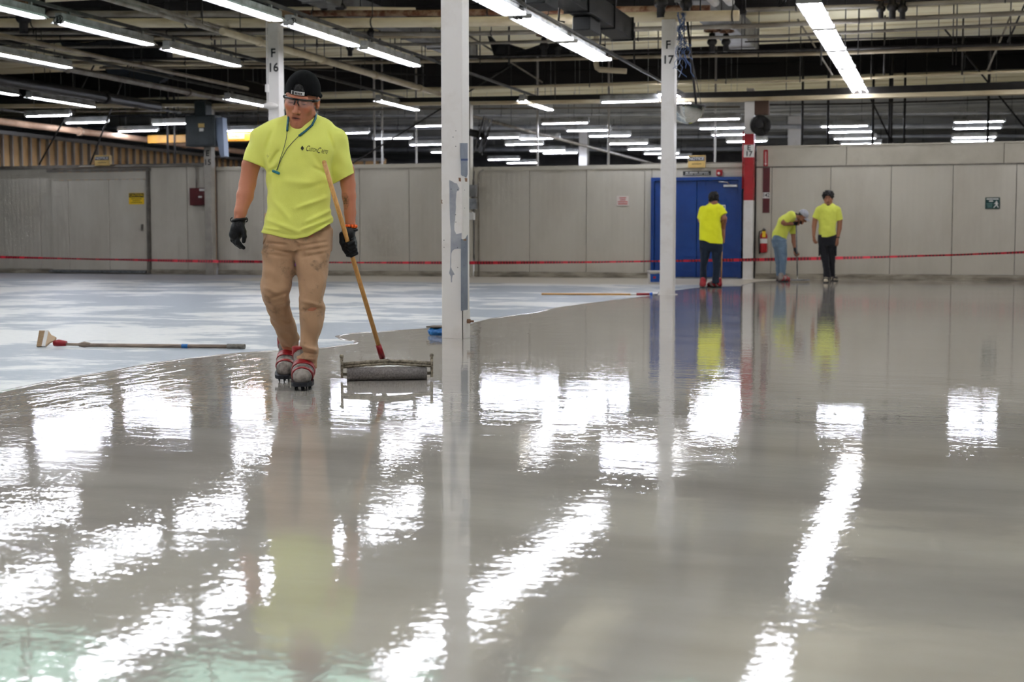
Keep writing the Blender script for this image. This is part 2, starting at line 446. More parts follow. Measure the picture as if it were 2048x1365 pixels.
# ---- roof: low cream plank bands over the column lines, raised monitors between them
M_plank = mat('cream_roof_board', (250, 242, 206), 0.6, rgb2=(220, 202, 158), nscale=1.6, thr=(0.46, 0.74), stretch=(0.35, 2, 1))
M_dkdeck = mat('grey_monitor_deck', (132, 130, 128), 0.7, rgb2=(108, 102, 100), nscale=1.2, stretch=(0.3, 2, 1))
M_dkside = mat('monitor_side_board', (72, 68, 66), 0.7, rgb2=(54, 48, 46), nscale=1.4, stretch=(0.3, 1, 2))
M_glaze = emat('green_wired_glass', (186, 236, 216), 1.7)
LINES = [-7.8, 1.75, 11.3, 20.85, 30.4, 42.0, 51.5, 61.0, 70.5]
U0, U1 = -44, 30
RZ = 5.2
roofroot = tag(MB().b2((U0, -22, 6.75), (U1, 78, 6.9)).build('ceiling', M_dkdeck), kind='structure')
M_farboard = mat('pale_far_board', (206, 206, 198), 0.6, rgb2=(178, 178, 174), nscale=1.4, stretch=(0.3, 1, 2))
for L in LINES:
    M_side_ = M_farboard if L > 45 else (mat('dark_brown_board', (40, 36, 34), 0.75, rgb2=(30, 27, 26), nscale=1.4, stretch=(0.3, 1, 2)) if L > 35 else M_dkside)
    k = 0
    w = 0.55
    for j in range(8):
        v0 = L - 2.2 + j * w
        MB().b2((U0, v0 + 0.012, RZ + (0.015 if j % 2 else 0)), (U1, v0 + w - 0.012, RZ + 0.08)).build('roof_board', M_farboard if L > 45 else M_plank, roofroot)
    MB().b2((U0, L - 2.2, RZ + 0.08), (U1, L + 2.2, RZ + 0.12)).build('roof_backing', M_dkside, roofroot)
    for sgn in (-1, 1):
        vv = L + sgn * 2.2
        glazed = sgn == -1 and L in (20.85, 11.3)
        if not glazed:
            for j in range(4):
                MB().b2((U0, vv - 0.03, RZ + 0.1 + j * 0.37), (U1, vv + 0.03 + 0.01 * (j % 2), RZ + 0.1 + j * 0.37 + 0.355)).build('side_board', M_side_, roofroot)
        else:
            g = MB().b2((U0, vv - 0.01, RZ + 0.2), (U1, vv + 0.01, 6.72)).build('window_%d' % (1 + LINES.index(L) * 2 + (sgn > 0)), M_glaze)
            tag(g, kind='structure')
            u = U0
            while u < U1:
                MB().b2((u, vv - 0.05, RZ + 0.1), (u + 0.07, vv + 0.03, 6.74)).build('mullion', M_trim_dark, g); u += 1.6
            MB().b2((U0, vv - 0.04, 5.95), (U1, vv + 0.03, 6.0)).build('mullion', M_trim_dark, g)
# outer walls of the building, far behind everything
M_far = mat('far_wall_paint', (206, 205, 204), 0.7, rgb2=(184, 183, 184), nscale=0.6)
for n, a, b in (('wall_far', (U0, 77, 0), (U1, 77.2, 6.9)), ('wall_near', (U0, -22, 0), (U1, -21.8, 6.9)), ('wall_far_left', (U0, -22, 0), (U0 + 0.2, 77, 6.9)), ('wall_far_right', (U1 - 0.2, -22, 0), (U1, 77, 6.9))):
    tag(MB().b2(a, b).build(n, M_far), kind='structure')
# ================================================================== columns
CW = 0.19
def column(u, v, ztop, label, letters=None, zl=None, fv=None, red=None, w=CW, m=None, plate=True):
    m = m or M_white
    root = empty('steel_column', (u, v, 0), label=label, cat='column', group='square steel columns')
    h = w / 2
    if red:
        z0, z1 = red
        MB().b2((-h, -h, 0), (h, h, z0)).build('shaft', M_white, root)
        MB().b2((-h, -h, z0), (h, h, z1)).build('painted_band', M_red, root)
        MB().b2((-h, -h, z1), (h, h, ztop)).build('shaft', M_white, root)
    else:
        MB().bevbox((0, 0, ztop / 2), (w, w, ztop), 0.006).build('shaft', m, root)
    if plate: MB().b2((-h - 0.03, -h - 0.03, 0.0), (h + 0.03, h + 0.03, 0.012)).build('base_plate', m, root)
    if letters:
        for t, zz, s in letters:
            text_mesh(t, s, facing((0, -h - 0.002, zz)), M_ink, 'stencil_letter', root, bold=0.022)
    return root
cG = column(-3.94, 11.335, 5.2, 'tall white column with flaking grey paint patches beside the walking man', w=0.185, plate=False)
c17 = column(-4.0, 21.25, 4.1, 'white column stencilled F 17 in front of the blue double door', [('F', 3.72, 0.17), ('17', 3.50, 0.17)], w=0.2)
c16 = column(-10.32, 20.95, 4.28, 'white column stencilled F 16 rising behind the walking man', [('F', 3.80, 0.19), ('16', 3.57, 0.19)])
e17 = column(-3.98, 30.3, 3.72, 'half red half white column stencilled E 17 right of the blue door', red=(1.66, 3.05), w=0.2)
MB().b2((-0.115, -0.106, 2.56), (0.115, -0.1, 2.82)).build('number_plate', M_white, e17)
text_mesh('E', 0.15, facing((0, -0.108, 2.755)), M_ink, 'stencil_letter', e17, bold=0.025); text_mesh('17', 0.15, facing((0.0, -0.108, 2.63)), M_ink, 'stencil_letter', e17, bold=0.025)
e16 = column(-10.24, 30.3, 3.9, 'beige column stencilled E 16 carrying grey switch boxes', [('E', 3.3, 0.17), ('16', 3.1, 0.15)], m=M_trim)
e15 = column(-16.68, 30.3, 3.9, 'grey-white column stencilled E 15 beside the maroon wall box', [('E', 2.86, 0.19), ('15', 2.65, 0.19)], m=mat('dull_column_paint', (172, 166, 154), 0.5, rgb2=(156, 150, 138), nscale=4))
# the peeling near column: patches are bared layers with outlines of their own
G = cG.location
def gface(pts_px, name, m, side=False, lift=0.0006):
    if side:
        pl = [on_u(x, y, G.x + 0.0925) for x, y in pts_px]; p2 = [(p.y - G.y, p.z) for p in pl]
        MB().prism(p2, 'x', 0.0925 - 0.001, 0.0925 + lift).build(name, m, cG)
    else:
        pl = [on_v(x, y, G.y - 0.0925) for x, y in pts_px]; p2 = [(max(-0.0922, min(0.0922, p.x - G.x)), p.z) for p in pl]
        MB().prism(p2, 'y', -0.0925 + 0.001, -0.0925 - lift).build(name, m, cG)
def c7(x, y): return (870 + x / 3.04, 250 + y / 3.033)
gface([c7(*p) for p in [(86, 335), (100, 340), (118, 352), (134, 356), (140, 372), (148, 384), (146, 398), (132, 404), (130, 420), (126, 470), (128, 500), (124, 540), (122, 580), (117, 612), (118, 640), (130, 664), (146, 660), (162, 655), (162, 752), (140, 752), (120, 754), (106, 764), (99, 780), (98, 800), (98, 840), (96, 862), (104, 880), (120, 908), (108, 912), (103, 935), (104, 955), (97, 955), (96, 920), (86, 900), (92, 870), (92, 830), (94, 790), (95, 760), (95, 700), (96, 640), (92, 600), (90, 540), (88, 470), (88, 400)]], 'bared_patch', M_greypaint)
gface([c7(*p) for p in [(150, 110), (162, 110), (162, 300), (158, 250), (152, 180)]], 'bared_patch', M_greypaint)
gface([c7(*p) for p in [(158, 110), (198, 110), (198, 300), (190, 322), (176, 312), (165, 310), (158, 300)]], 'bared_patch', M_bluegrey, True)
gface([c7(*p) for p in [(158, 690), (170, 694), (186, 688), (196, 668), (199, 668), (199, 1128), (158, 1128)]], 'bared_patch', M_bluegrey, True)
gface([c7(*p) for p in [(158, 205), (199, 205), (199, 217), (158, 217)]], 'tape_band', mat('navy_tape', (14, 52, 108), 0.5), True, 0.0012)
m_ = MB(); h = 0.0925
m_.b2((0.012, -h - 0.004, 0), (h + 0.004, -h + 0.002, 0.24)); m_.b2((h - 0.002, -h - 0.004, 0), (h + 0.004, h, 0.24)); m_.build('guard_plate', M_white, cG)
b_ = MB(); b_.cyl((h, 0.02, 0.145), (h + 0.03, 0.02, 0.145), 0.02, 6); b_.cyl((h, 0.02, 0.145), (h + 0.06, 0.02, 0.145), 0.009, 8); b_.build('rusty_bolt', M_rust, cG)
holes = MB()
for x, y in ((127, 36), (110, 74), (126, 130), (139, 393), (55, 700), (55, 743), (137, 745), (98, 390), (138, 865), (127, 590), (125, 545)):
    p = on_v(*c7(x, y), G.y - h) - G; holes.cyl((p.x, -h - 0.0012, p.z), (p.x, -h + 0.004, p.z), 0.004, 8)
for x, y in ((180, 395), (180, 505), (177, 700), (180, 742), (177, 853)):
    p = on_u(*c7(x, y), G.x + h) - G; holes.cyl((h + 0.0012, p.y, p.z), (h - 0.004, p.y, p.z), 0.004, 8)
holes.build('bolt_hole', M_black, cG)
for pts_ in ([(143, 320), (157, 322), (158, 344), (145, 342)], [(37, 453), (46, 456), (42, 466), (47, 478), (37, 476)]):
    gface([c7(*p) for p in pts_], 'rust_chip', M_rust, False, 0.001)
gface([c7(*p) for p in [(180, 322), (196, 324), (196, 346), (183, 344)]], 'rust_chip', M_rust, True, 0.001)
gface([c7(*p) for p in [(170, 694), (190, 690), (188, 704), (172, 702)]], 'rust_chip', M_rust, True, 0.001)
# far columns seen over the partition
for n, (x, v, w) in enumerate(((1168, 49.4, 0.3), (1500, 39.9, 0.2), (905, 39.9, 0.2), (628, 39.9, 0.2), (1590, 49.4, 0.45))):
    p = on_v(x, 300, v)
    r = empty('steel_column', (p.x, v, 0), label=['broad white column far beyond the partition, left of the F 17 column', 'pale column behind the red and white column, beyond the partition', 'pale far column mostly behind the flaking column', 'pale far column behind the walking man', 'wide pale duct column beyond the tall right wall'][n], cat='column', group='columns beyond the partition')
    MB().bevbox((0, 0, 2.5), (w, w, 5.0), 0.006).build('shaft', M_white, r)
    MB().b2((-w / 2 - 0.03, -w / 2 - 0.03, 0), (w / 2 + 0.03, w / 2 + 0.03, 0.012)).build('base_plate', M_white, r)
# ================================================================== strip lights
M_fix = mat('light_housing_enamel', (196, 198, 198), 0.45, rgb2=(150, 150, 146), nscale=5)
M_refl = mat('white_reflector', (238, 238, 236), 0.35)
M_sock = mat('lamp_socket', (205, 204, 200), 0.5)
M_tube = emat('fluorescent_tube', (242, 244, 255), TUBE)
ZL = 3.87
def roof_z(v):
    return RZ if any(abs(v - L) < 2.2 for L in LINES) else 6.75
def make_strip(length, n_lamps=2, tandem=True, width=0.24, name='strip_light', rod=None, tube=None, hood=True):
    """length along +Y from the root; two tandem lamps per run"""
    root = empty(name)
    MB().bevbox((0, length / 2, 0.075), (0.11, length, 0.09), 0.006).build('housing', M_fix, root)
    rf = MB(); hw = width / 2 if hood else 0.056
    rf.prism([(-hw, -0.02), (-0.05, 0.03), (0.05, 0.03), (hw, -0.02), (hw, -0.016), (0.05, 0.036), (-0.05, 0.036), (-hw, -0.016)], 'y', 0, length)
    rf.build('reflector', M_refl, root)
    runs = 2 if tandem else 1
    seg = length / runs
    for i in range(n_lamps):
        x = (i - (n_lamps - 1) / 2) * (width * 0.42)
        for r in range(runs):
            zt = -0.006 if hood else -0.02
            MB().tube([(x, r * seg + 0.05, zt), (x, (r + 1) * seg - 0.05, zt)], 0.014 if hood else 0.02, 6, False).build('fluorescent_tube', tube or M_tube, root)
    hb = width * 0.42 * (n_lamps - 1) / 2 + 0.02
    for r in range(runs + 1):
        y = min(max(r * seg, 0.018), length - 0.018)
        MB().b2((-hb, y - 0.022, -0.024 if hood else -0.042), (hb, y + 0.022, 0.03)).build('lamp_holder', M_sock, root)
    for y in (0.25, length - 0.25):
        if rod is None: MB().b2((-0.02, y - 0.02, 0.115), (0.02, y + 0.02, 0.17)).build('hanger_clip', M_fix, root)
        else: MB().cyl((0, y, 0.115), (0, y, rod), 0.005, 5).build('hanger_rod', M_fix, root)
    return root
M_tube_far = emat('fluorescent_tube_far_hall', (232, 238, 255), TUBE * 4.2)
proto8 = make_strip(2.42, 2, True, 0.25); proto8b = make_strip(2.35, 3, True, 0.33)
proto4 = make_strip(1.27, 1, False, 0.22, 'batten_light', RZ - ZL, M_tube_far, False); proto4h = make_strip(1.27, 1, False, 0.22, 'batten_light', 6.75 - ZL, M_tube_far, False)
used = set()
def put(proto, loc, rz, label, group):
    o = proto if proto.name not in used else copy_tree(proto)
    used.add(proto.name)
    o.location = loc; o.rotation_euler = (0, 0, rz)
    tag(o, label, 'ceiling light', group)
    return o
rows = {  # rows run on behind the camera: unseen fixtures there added to light the man's front
 'A': (-1.73, [31.0 - 2.46 * (k + 1) for k in range(5)] + [14.0, 11.0, 8.0, 5.5, 3.0, 0.5, -2.0, -4.5, -7.0], 'eight-foot strip light in the unbroken row right of the F 17 column', proto8b),
 'B': (-5.61, [29.3, 21.4, 18.84, 16.28, 13.7, 10.5, 8.0, 5.5, 3.0, 0.5, -2.0, -4.5, -7.0], 'eight-foot strip light in the row beside the dark bus duct', proto8b),
 'C': (-8.9, [30.0, 21.17, 18.47, 15.75, 13.0, 10.3, 7.6, 5.0, 2.4, -0.2, -3.0, -6.0], 'eight-foot strip light in the row running to the flaking column', proto8),
 'D': (-11.9, [29.1, 20.26, 17.4, 14.6, 11.8, 8.5, 5.5, 2.5, -0.5, -4.0], 'eight-foot strip light in the row left of the F 16 column', proto8),
 'E': (-14.85, [27.76, 19.6, 16.9, 14.1, 8.6, 3.0], 'eight-foot strip light in the row ending above the E 15 column', proto8),
 'F': (-18.7, [26.2, 23.4, 20.6, 15.0, 9.5], 'eight-foot strip light in the row above the sliding door', proto8),
 'G': (1.9, [27.5, 22.5, 17.5, 12.5, 7.0, 2.0, -3.0], 'eight-foot strip light in the row over the right end of the wet floor', proto8b),
 'H': (5.6, [26, 20, 14, 8, 2], 'eight-foot strip light in the row beside the far right edge of the hall', proto8),
 'I': (-22.5, [24, 19, 13, 7], 'eight-foot strip light in the row left of the sliding door', proto8)}
for k, (u, vv, lab, pr) in rows.items():
    for v in vv:
        one = {('C', 30.0): 'lone strip light under the black girder just right of the flaking column', ('D', 29.1): 'lone strip light under the black girder between the man and the flaking column',
               ('E', 27.76): 'lone strip light beside the white dome antenna, left of F 16', ('B', 29.3): 'lone strip light behind the F 17 column, above the mirror dome'}.get((k, v))
        put(pr, (u, v, ZL), 0, one or lab, 'strip lights of row ' + k)
M_track = mat('strut_channel', (96, 95, 92), 0.5, 0.3, rgb2=(76, 74, 70), nscale=5)
TR = {'A': 'strut channel carrying the unbroken light row right of the F 17 column', 'B': 'strut channel carrying the light row beside the dark bus duct', 'C': 'strut channel carrying the light row over the walking man',
      'D': 'strut channel carrying the light row left of the F 16 column', 'E': 'strut channel carrying the light row that ends above E 15', 'F': 'strut channel carrying the light row above the sliding door',
      'G': 'strut channel carrying the light row over the right end of the wet floor', 'H': 'strut channel of the rightmost light row', 'I': 'strut channel of the leftmost light row'}
for k, (u, vv, lab, pr) in rows.items():
    tag(MB().box((0, 0, 0), (0.045, 46, 0.045)).build('strut_channel', M_track, None, (u, 9.5, ZL + 0.19)), TR[k], 'channel', 'strut channels above the light rows')
# pull cords coiled at the fixture ends
M_cord = mat('black_cord', (20, 20, 20), 0.6)
for n, (u, v) in enumerate(((-11.75, 17.35), (-8.75, 18.5), (-5.5, 18.8), (-1.95, 18.7))):
    m_ = MB(); pth = []
    for t in range(40):
        a = t * 0.62
        pth.append((0.05 * math.sin(a) + 0.02 * math.sin(a * 0.37), 0.03 * math.cos(a * 1.3), -0.03 - 0.12 * (0.5 + 0.5 * math.sin(a * 0.81))))
    m_.tube(pth, 0.006, 5)
    tag(m_.build('coiled_cord', M_cord, None, (u - 0.12, v, ZL + 0.1)), 'coiled black cord hanging at the end of a strip light', 'cord', 'coiled light cords')
# hall beyond the partition: four-foot lights set crosswise
far = {
 'four-foot light in the slanting file beyond the partition, left of F 17': [(1080, 1180, 245), (1132, 1222, 259.5), (1176, 1263, 270.5), (1217, 1297, 286), (1255, 1330, 297), (1287, 1360, 306), (1318, 1382, 314)],
 'four-foot light beyond the partition, between F 17 and the red column': [(1392, 1470, 237), (1398, 1492, 255), (1428, 1505, 268), (1452, 1535, 281.5)],
 'four-foot light over the tall right wall, nearest the red column': [(1640, 1738, 251), (1655, 1745, 262.5), (1668, 1752, 276), (1682, 1762, 287)],
 'four-foot light over the tall right wall, above the green sign': [(1907, 2010, 242), (1907, 2003, 255), (1905, 1992, 273.5), (1902, 1988, 281)],
 'four-foot light beyond the partition, beside the black fan': [(1028, 1130, 276), (1012, 1085, 287.5), (1058, 1132, 300), (1098, 1143, 305), (970, 1027, 274), (985, 1030, 318), (1018, 1070, 325)],
 'four-foot light beyond the partition, behind the flaking column': [(828, 920, 250), (743, 826, 275.5), (812, 900, 288), (862, 930, 303), (672, 722, 265)],
 'four-foot light in front of the bare stud wall': [(62, 130, 230), (125, 222, 243.5), (232, 320, 260.5), (316, 380, 246), (455, 510, 260)]}
for lab, lst in far.items():
    for x0, x1, y in lst:
        p = on_z((x0 + x1) / 2, y, ZL)
        put(proto4 if roof_z(p.y) < 6 else proto4h, (p.x + 0.635, p.y, ZL), math.pi / 2, lab, lab.replace('four-foot light', 'lights'))
p = on_v(1260, 201, 29.55)
lone = copy_tree(proto4); lone.location = (p.x + 0.635, 29.55, p.z); lone.rotation_euler = (0, 0, math.pi / 2)
for ch in lone.children:
    if ch.name.startswith('hanger_rod'): ch.scale = (1, 1, (RZ - p.z) / (RZ - ZL))
tag(lone, 'crosswise four-foot light hung low before the black girder left of F 17', 'ceiling light'); del lone['group']
# ================================================================== pipes, ducts and steel under the roof
M_cream = mat('cream_pipe_paint', (222, 208, 176), 0.5, rgb2=(186, 164, 126), nscale=2.5, thr=(0.48, 0.75), stretch=(0.4, 1, 1))
M_gpipe = mat('grey_pipe_paint', (160, 154, 142), 0.5, rgb2=(124, 114, 100), nscale=3, stretch=(0.4, 1, 1))
M_beige = mat('beige_pipe_paint', (196, 182, 154), 0.5, rgb2=(160, 144, 116), nscale=3, stretch=(0.4, 1, 1))
M_dpipe = mat('dark_pipe_paint', (62, 58, 54), 0.5, rgb2=(42, 38, 36), nscale=4)
M_duct = mat('dark_bus_duct', (27, 28, 27), 0.5, rgb2=(20, 21, 20), nscale=3)
M_duct2 = mat('grey_sheet_duct', (150, 150, 148), 0.45, 0.3, rgb2=(120, 118, 114), nscale=2)
M_blk = mat('black_beam_paint', (26, 24, 23), 0.5, rgb2=(38, 34, 32), nscale=3)
M_pinkpipe = mat('peach_lagged_pipe', (226, 190, 160), 0.6, rgb2=(200, 160, 130), nscale=2)
M_yellow = mat('crane_yellow', (196, 140, 16), 0.45, rgb2=(176, 122, 14), nscale=3)
def lat(px, v, tpx, name, m, label, cat='pipe', n=10, ext=(0, 0), rods=True):
    """a pipe running across the hall at depth v, sighted at a few points"""
    P = [on_v(x, y, v) for x, y in px]
    d = [(p - CAM).dot(_fw) for p in P]
    r = tpx / 2 * (sum(d) / len(d)) / FPX
    if ext[0]: P = [P[0] + (P[0] - P[1]).normalized() * ext[0]] + P
    if ext[1]: P = P + [P[-1] + (P[-1] - P[-2]).normalized() * ext[1]]
    c = P[len(P) // 2].copy()
    root = empty(name, c, label=label, cat=cat)
    MB().tube([p - c for p in P], r, n).build(name + '_run', m, root)
    # hangers every 3 m up to the roof
    if rods:
        x = P[0].x + 0.8
        while x < P[-1].x:
            for i in range(len(P) - 1):
                if P[i].x <= x <= P[i + 1].x:
                    t = (x - P[i].x) / (P[i + 1].x - P[i].x); q = P[i].lerp(P[i + 1], t) - c
                    cl = MB(); cl.tube([q + Vector((0, r * 1.08 * math.cos(a), r * 1.08 * math.sin(a))) for a in [k * math.pi / 5 for k in range(10)]], 0.012, 5, closed=True)
                    cl.build('pipe_clamp', M_dpipe, root)
                    MB().cyl(q + Vector((0, 0, r)), q + Vector((0, 0, roof_z(v) - c.z - q.z)), 0.008, 5).build('hanger_rod', M_dpipe, root)
            x += 3.1 + random.uniform(-0.3, 0.3)
    return root
E1 = (6, 6)
lat([(0, 46), (700, 46), (1000, 43), (1250, 35), (1478, 31)], 21.25, 20, 'header_pipe', M_cream, 'thick cream pipe resting on the F 16 and F 17 column heads', ext=(6, 0), n=14)
lat([(540, 27), (900, 26), (1250, 19), (1420, 17)], 22.4, 13, 'rusty_beam', M_rust, 'rust-stained brown beam above the thick cream pipe', cat='beam')
lat([(0, 27), (250, 28), (520, 28)], 22.4, 12, 'lagged_pipe', M_gpipe, 'grey pipe in line with the rust-stained beam, left of F 16', ext=(6, 0))
lat([(560, 18), (700, 17), (830, 19)], 22.9, 8, 'short_pipe', M_cream, 'short cream pipe stub above the rust-stained beam')
lat([(0, 65), (550, 66), (900, 68), (1000, 66), (1250, 59), (1500, 52), (2048, 26)], 24.0, 9, 'grey_pipe', M_gpipe, 'grey pipe just behind the thick cream pipe', ext=E1)
lat([(0, 76), (300, 76), (560, 76), (880, 72)], 24.4, 7, 'beige_pipe', M_beige, 'slim beige pipe just below the grey pipe, left of the flaking column', ext=(6, 0))
lat([(1490, 20), (1750, 12), (2048, -2)], 23.0, 9, 'grey_pipe', M_gpipe, 'grey pipe with black valves right of the F 17 column', ext=(0, 6))
lat([(0, 95), (500, 92), (900, 88), (1250, 79), (1560, 72), (2048, 48)], 26.0, 6, 'sprinkler_pipe', M_gpipe, 'narrow grey sprinkler pipe midway between the F and E columns', ext=E1)
lat([(0, 112), (250, 118), (600, 119), (1000, 113), (1300, 104), (1560, 101), (2048, 88)], 27.4, 6, 'dark_pipe', M_dpipe, 'dark brown pipe paired above a beige pipe', ext=E1)
lat([(0, 122), (250, 127), (600, 127), (1000, 121), (1300, 113.5), (1560, 109.5), (2048, 95)], 27.6, 7, 'beige_pipe', M_beige, 'beige pipe paired below the dark brown pipe', ext=E1)
lat([(200, 136), (500, 135), (665, 134)], 28.0, 5, 'beige_conduit', M_beige, 'thin beige conduit behind the F 16 column')
lat([(850, 177), (1190, 171), (1300, 167), (1560, 163), (2048, 143)], 29.5, 5, 'cream_conduit', M_cream, 'slim cream pipe just above the black beam', ext=(0, 6))
lat([(1490, 84), (1700, 78), (2048, 71)], 26.6, 3, 'conduit', M_dpipe, 'thin dark conduit below the grey pipes right of F 17', ext=(0, 5))
lat([(1500, 210), (1700, 208), (2048, 197)], 32.5, 3.5, 'conduit', M_dpipe, 'thin dark conduit beyond the black beam over the tall wall', ext=(0, 5))
lat([(0, 224), (400, 222), (900, 218), (1480, 214)], 33.5, 3.5, 'conduit', M_gpipe, 'thin grey conduit beyond the black beam over the partition', ext=(5, 0))
for k, (y0, y1, y2, v, lab) in enumerate(((232, 230, 226, 44.4, 'pale duct pipe in the far hall just below the black beam'), (256, 255, 252, 45.6, 'pale pipe in the middle of the far hall'), (276, 275, 272, 51.0, 'pale pipe deep in the far hall'), (300, 299, 296, 57.0, 'low pale pipe deepest in the far hall'))):
    lat([(0, y0), (1000, y1), (2048, y2)], v, 6 + k % 2 * 3, 'far_pipe', mat('far_pipe_paint', (176, 178, 180), 0.5, rgb2=(150, 152, 156), nscale=2), lab, ext=E1)
# the E-line girder: black web with a cream lower flange
def girder(px_top, px_mid, px_bot, v):
    root = empty('girder', on_v(1024, 200, v), label='long black girder with a cream lower flange carried by the E columns', cat='beam')
    o = root.location
    for nm, a, b, m, dv in (('web', px_top, px_mid, M_blk, 0.05), ('lower_flange', px_mid, px_bot, M_cream, 0.12)):
        A = [on_v(x, y, v) - o for x, y in a]; B = [on_v(x, y, v) - o for x, y in b]
        A = [A[0] + (A[0] - A[1]).normalized() * 6] + A + [A[-1] + (A[-1] - A[-2]).normalized() * 8]
        B = [B[0] + (B[0] - B[1]).normalized() * 6] + B + [B[-1] + (B[-1] - B[-2]).normalized() * 8]
        mb = MB(); n = len(A)
        vs_ = [p + Vector((0, -dv, 0)) for p in A] + [p + Vector((0, -dv, 0)) for p in B] + [p + Vector((0, dv, 0)) for p in A] + [p + Vector((0, dv, 0)) for p in B]
        fs_ = []
        for i in range(n - 1):
            fs_ += [(i, i + 1, n + i + 1, n + i), (2 * n + i, 3 * n + i, 3 * n + i + 1, 2 * n + i + 1), (i, 2 * n + i, 2 * n + i + 1, i + 1), (n + i, n + i + 1, 3 * n + i + 1, 3 * n + i)]
        fs_ += [(0, n, 3 * n, 2 * n), (n - 1, 3 * n - 1, 4 * n - 1, 2 * n - 1)]
        mb.add(vs_, fs_).build(nm, m, root)
    return root
girder([(0, 199), (640, 199), (1000, 193), (1500, 183), (2048, 163)], [(0, 209), (640, 208), (1000, 203), (1500, 195.5), (2048, 180)], [(0, 216), (640, 213), (1000, 209), (1500, 203), (2048, 189)], 30.35)
# ---- lengthwise runs
def lon(x, y, z, r, v0, v1, name, m, label, cat='pipe', kind='tube', hgt=0.0, n=10, flanges=0):
    u = on_z(x, y, z).x
    root = empty(name, (u, v0, z), label=label, cat=cat)
    if kind == 'tube':
        MB().cyl((0, 0, 0), (0, v1 - v0, 0), r, n).build(name + '_run', m, root)
        for k in range(flanges):
            vv = (k + 0.5) * (v1 - v0) / flanges
            MB().cyl((0, vv - 0.05, 0), (0, vv + 0.05, 0), r * 1.35, n).build('coupling', m, root)
    else:
        k = 0; vv = 0
        while vv < v1 - v0 - 0.05:
            e = min(vv + 1.5, v1 - v0)
            MB().bevbox((0, (vv + e) / 2, hgt / 2), (r * 2, e - vv - 0.02, hgt), 0.01).build('duct_section', m, root)
            MB().b2((-r - 0.02, e - 0.03, -0.02), (r + 0.02, e, hgt + 0.02)).build('duct_flange', m, root)
            vv = e
    s = v0 + 0.6
    while s < v1:
        MB().cyl((0, s - v0, r if kind == 'tube' else hgt), (0, s - v0, roof_z(s) - z), 0.007, 5).build('hanger_rod', M_dpipe, root)
        s += 3.2
    return root
lon(372, 37, 4.25, 0.045, 6, 29.8, 'long_pipe', M_gpipe, 'grey pipe with couplings running lengthwise towards the F 16 column', flanges=5)
lon(100, 92, 4.2, 0.04, 8, 29, 'long_pipe', M_beige, 'pale beige pipe running lengthwise left of the F 16 light row')
lon(240, 158, 4.0, 0.06, 12, 29.8, 'long_pipe', M_gpipe, 'stout grey pipe running lengthwise above the E 15 light row', flanges=4)
lon(120, 180, 3.95, 0.11, 12, 29.8, 'long_duct', M_dpipe, 'dark round duct running lengthwise above the sliding-door light row', flanges=4)
lon(810, 168, 4.05, 0.055, 20, 29.9, 'long_pipe', M_cream, 'cream flanged pipe running lengthwise behind the walking man', flanges=4)
lon(655, 125, 4.1, 0.035, 16, 29.9, 'long_pipe', M_gpipe, 'thin grey pipe running lengthwise behind the walking man')
lon(1010, 250, 3.7, 0.04, 31, 60, 'long_pipe', M_gpipe, 'thin grey pipe running lengthwise into the far hall')
lon(1488, 100, 4.75, 0.26, 13, 30, 'sheet_duct', M_duct2, 'grey rectangular sheet-metal duct right of the F 17 column', 'duct', 'box', 0.42)
lon(905, 108, 4.78, 0.2, 16, 30, 'sheet_duct', M_duct2, 'pale rectangular duct between the F 16 and flaking columns', 'duct', 'box', 0.3)
bd = lon(1205, 55, 3.76, 0.15, 9, 20.7, 'bus_duct', M_duct, 'dark sectioned bus duct beside the light row left of F 17', 'duct', 'box', 0.3)
for vv in (4.2, 7.4, 9.6):
    MB().bevbox((-0.02, vv, -0.1), (0.24, 0.6, 0.18), 0.012).build('plug_in_box', M_duct, bd)
for vv in (1.0, 3.0, 6.2, 8.9, 11.2):
    m_ = MB(); m_.tube([(-0.19, vv, 0.3), (-0.22, vv, -0.12), (-0.14, vv, -0.14)], 0.014, 6); m_.build('duct_bracket', M_blk, bd)
# peach lagged pipe and stud wall at far left
lon(120, 258, 3.72, 0.085, 25, 47, 'lagged_pipe', M_pinkpipe, 'peach lagged pipe with green clamps before the bare stud wall', flanges=4)
lon(1480, 25, 4.55, 0.07, 14, 22.6, 'lagged_pipe', M_white, 'white lagged pipe ending above the black bracket near F 17')
lon(1443, 18, 4.55, 0.07, 14, 22.6, 'lagged_pipe', M_white, 'white lagged pipe beside its twin, nearer to F 17')
p = on_v(1453, 26, 21.9)
tag(MB().b2((-0.42, -0.05, -0.03), (0.3, 0.05, 0.03)).cyl((-0.4, 0, 0), (-0.4, 0, roof_z(21.9) - p.z), 0.012, 6).cyl((0.28, 0, 0), (0.28, 0, roof_z(21.9) - p.z), 0.012, 6).build('pipe_bracket', M_blk, None, p), 'black bracket bar under two white lagged pipes near F 17', 'bracket')
# cream pipe elbow
p = on_v(1192, 140, 27.9); q = on_v(1253, 142.5, 27.9)
m_ = MB(); L = q - p
m_.tube([(0, 0, 6.6 - p.z), (0, 0, 0.12), (0.02, 0, 0.04), (0.08, 0, 0.0), (L.x, 0, L.z)], 0.055, 12)
tag(m_.build('pipe_elbow', M_cream, None, p), 'cream pipe elbow dropping from the beige pipe left of F 17', 'pipe')
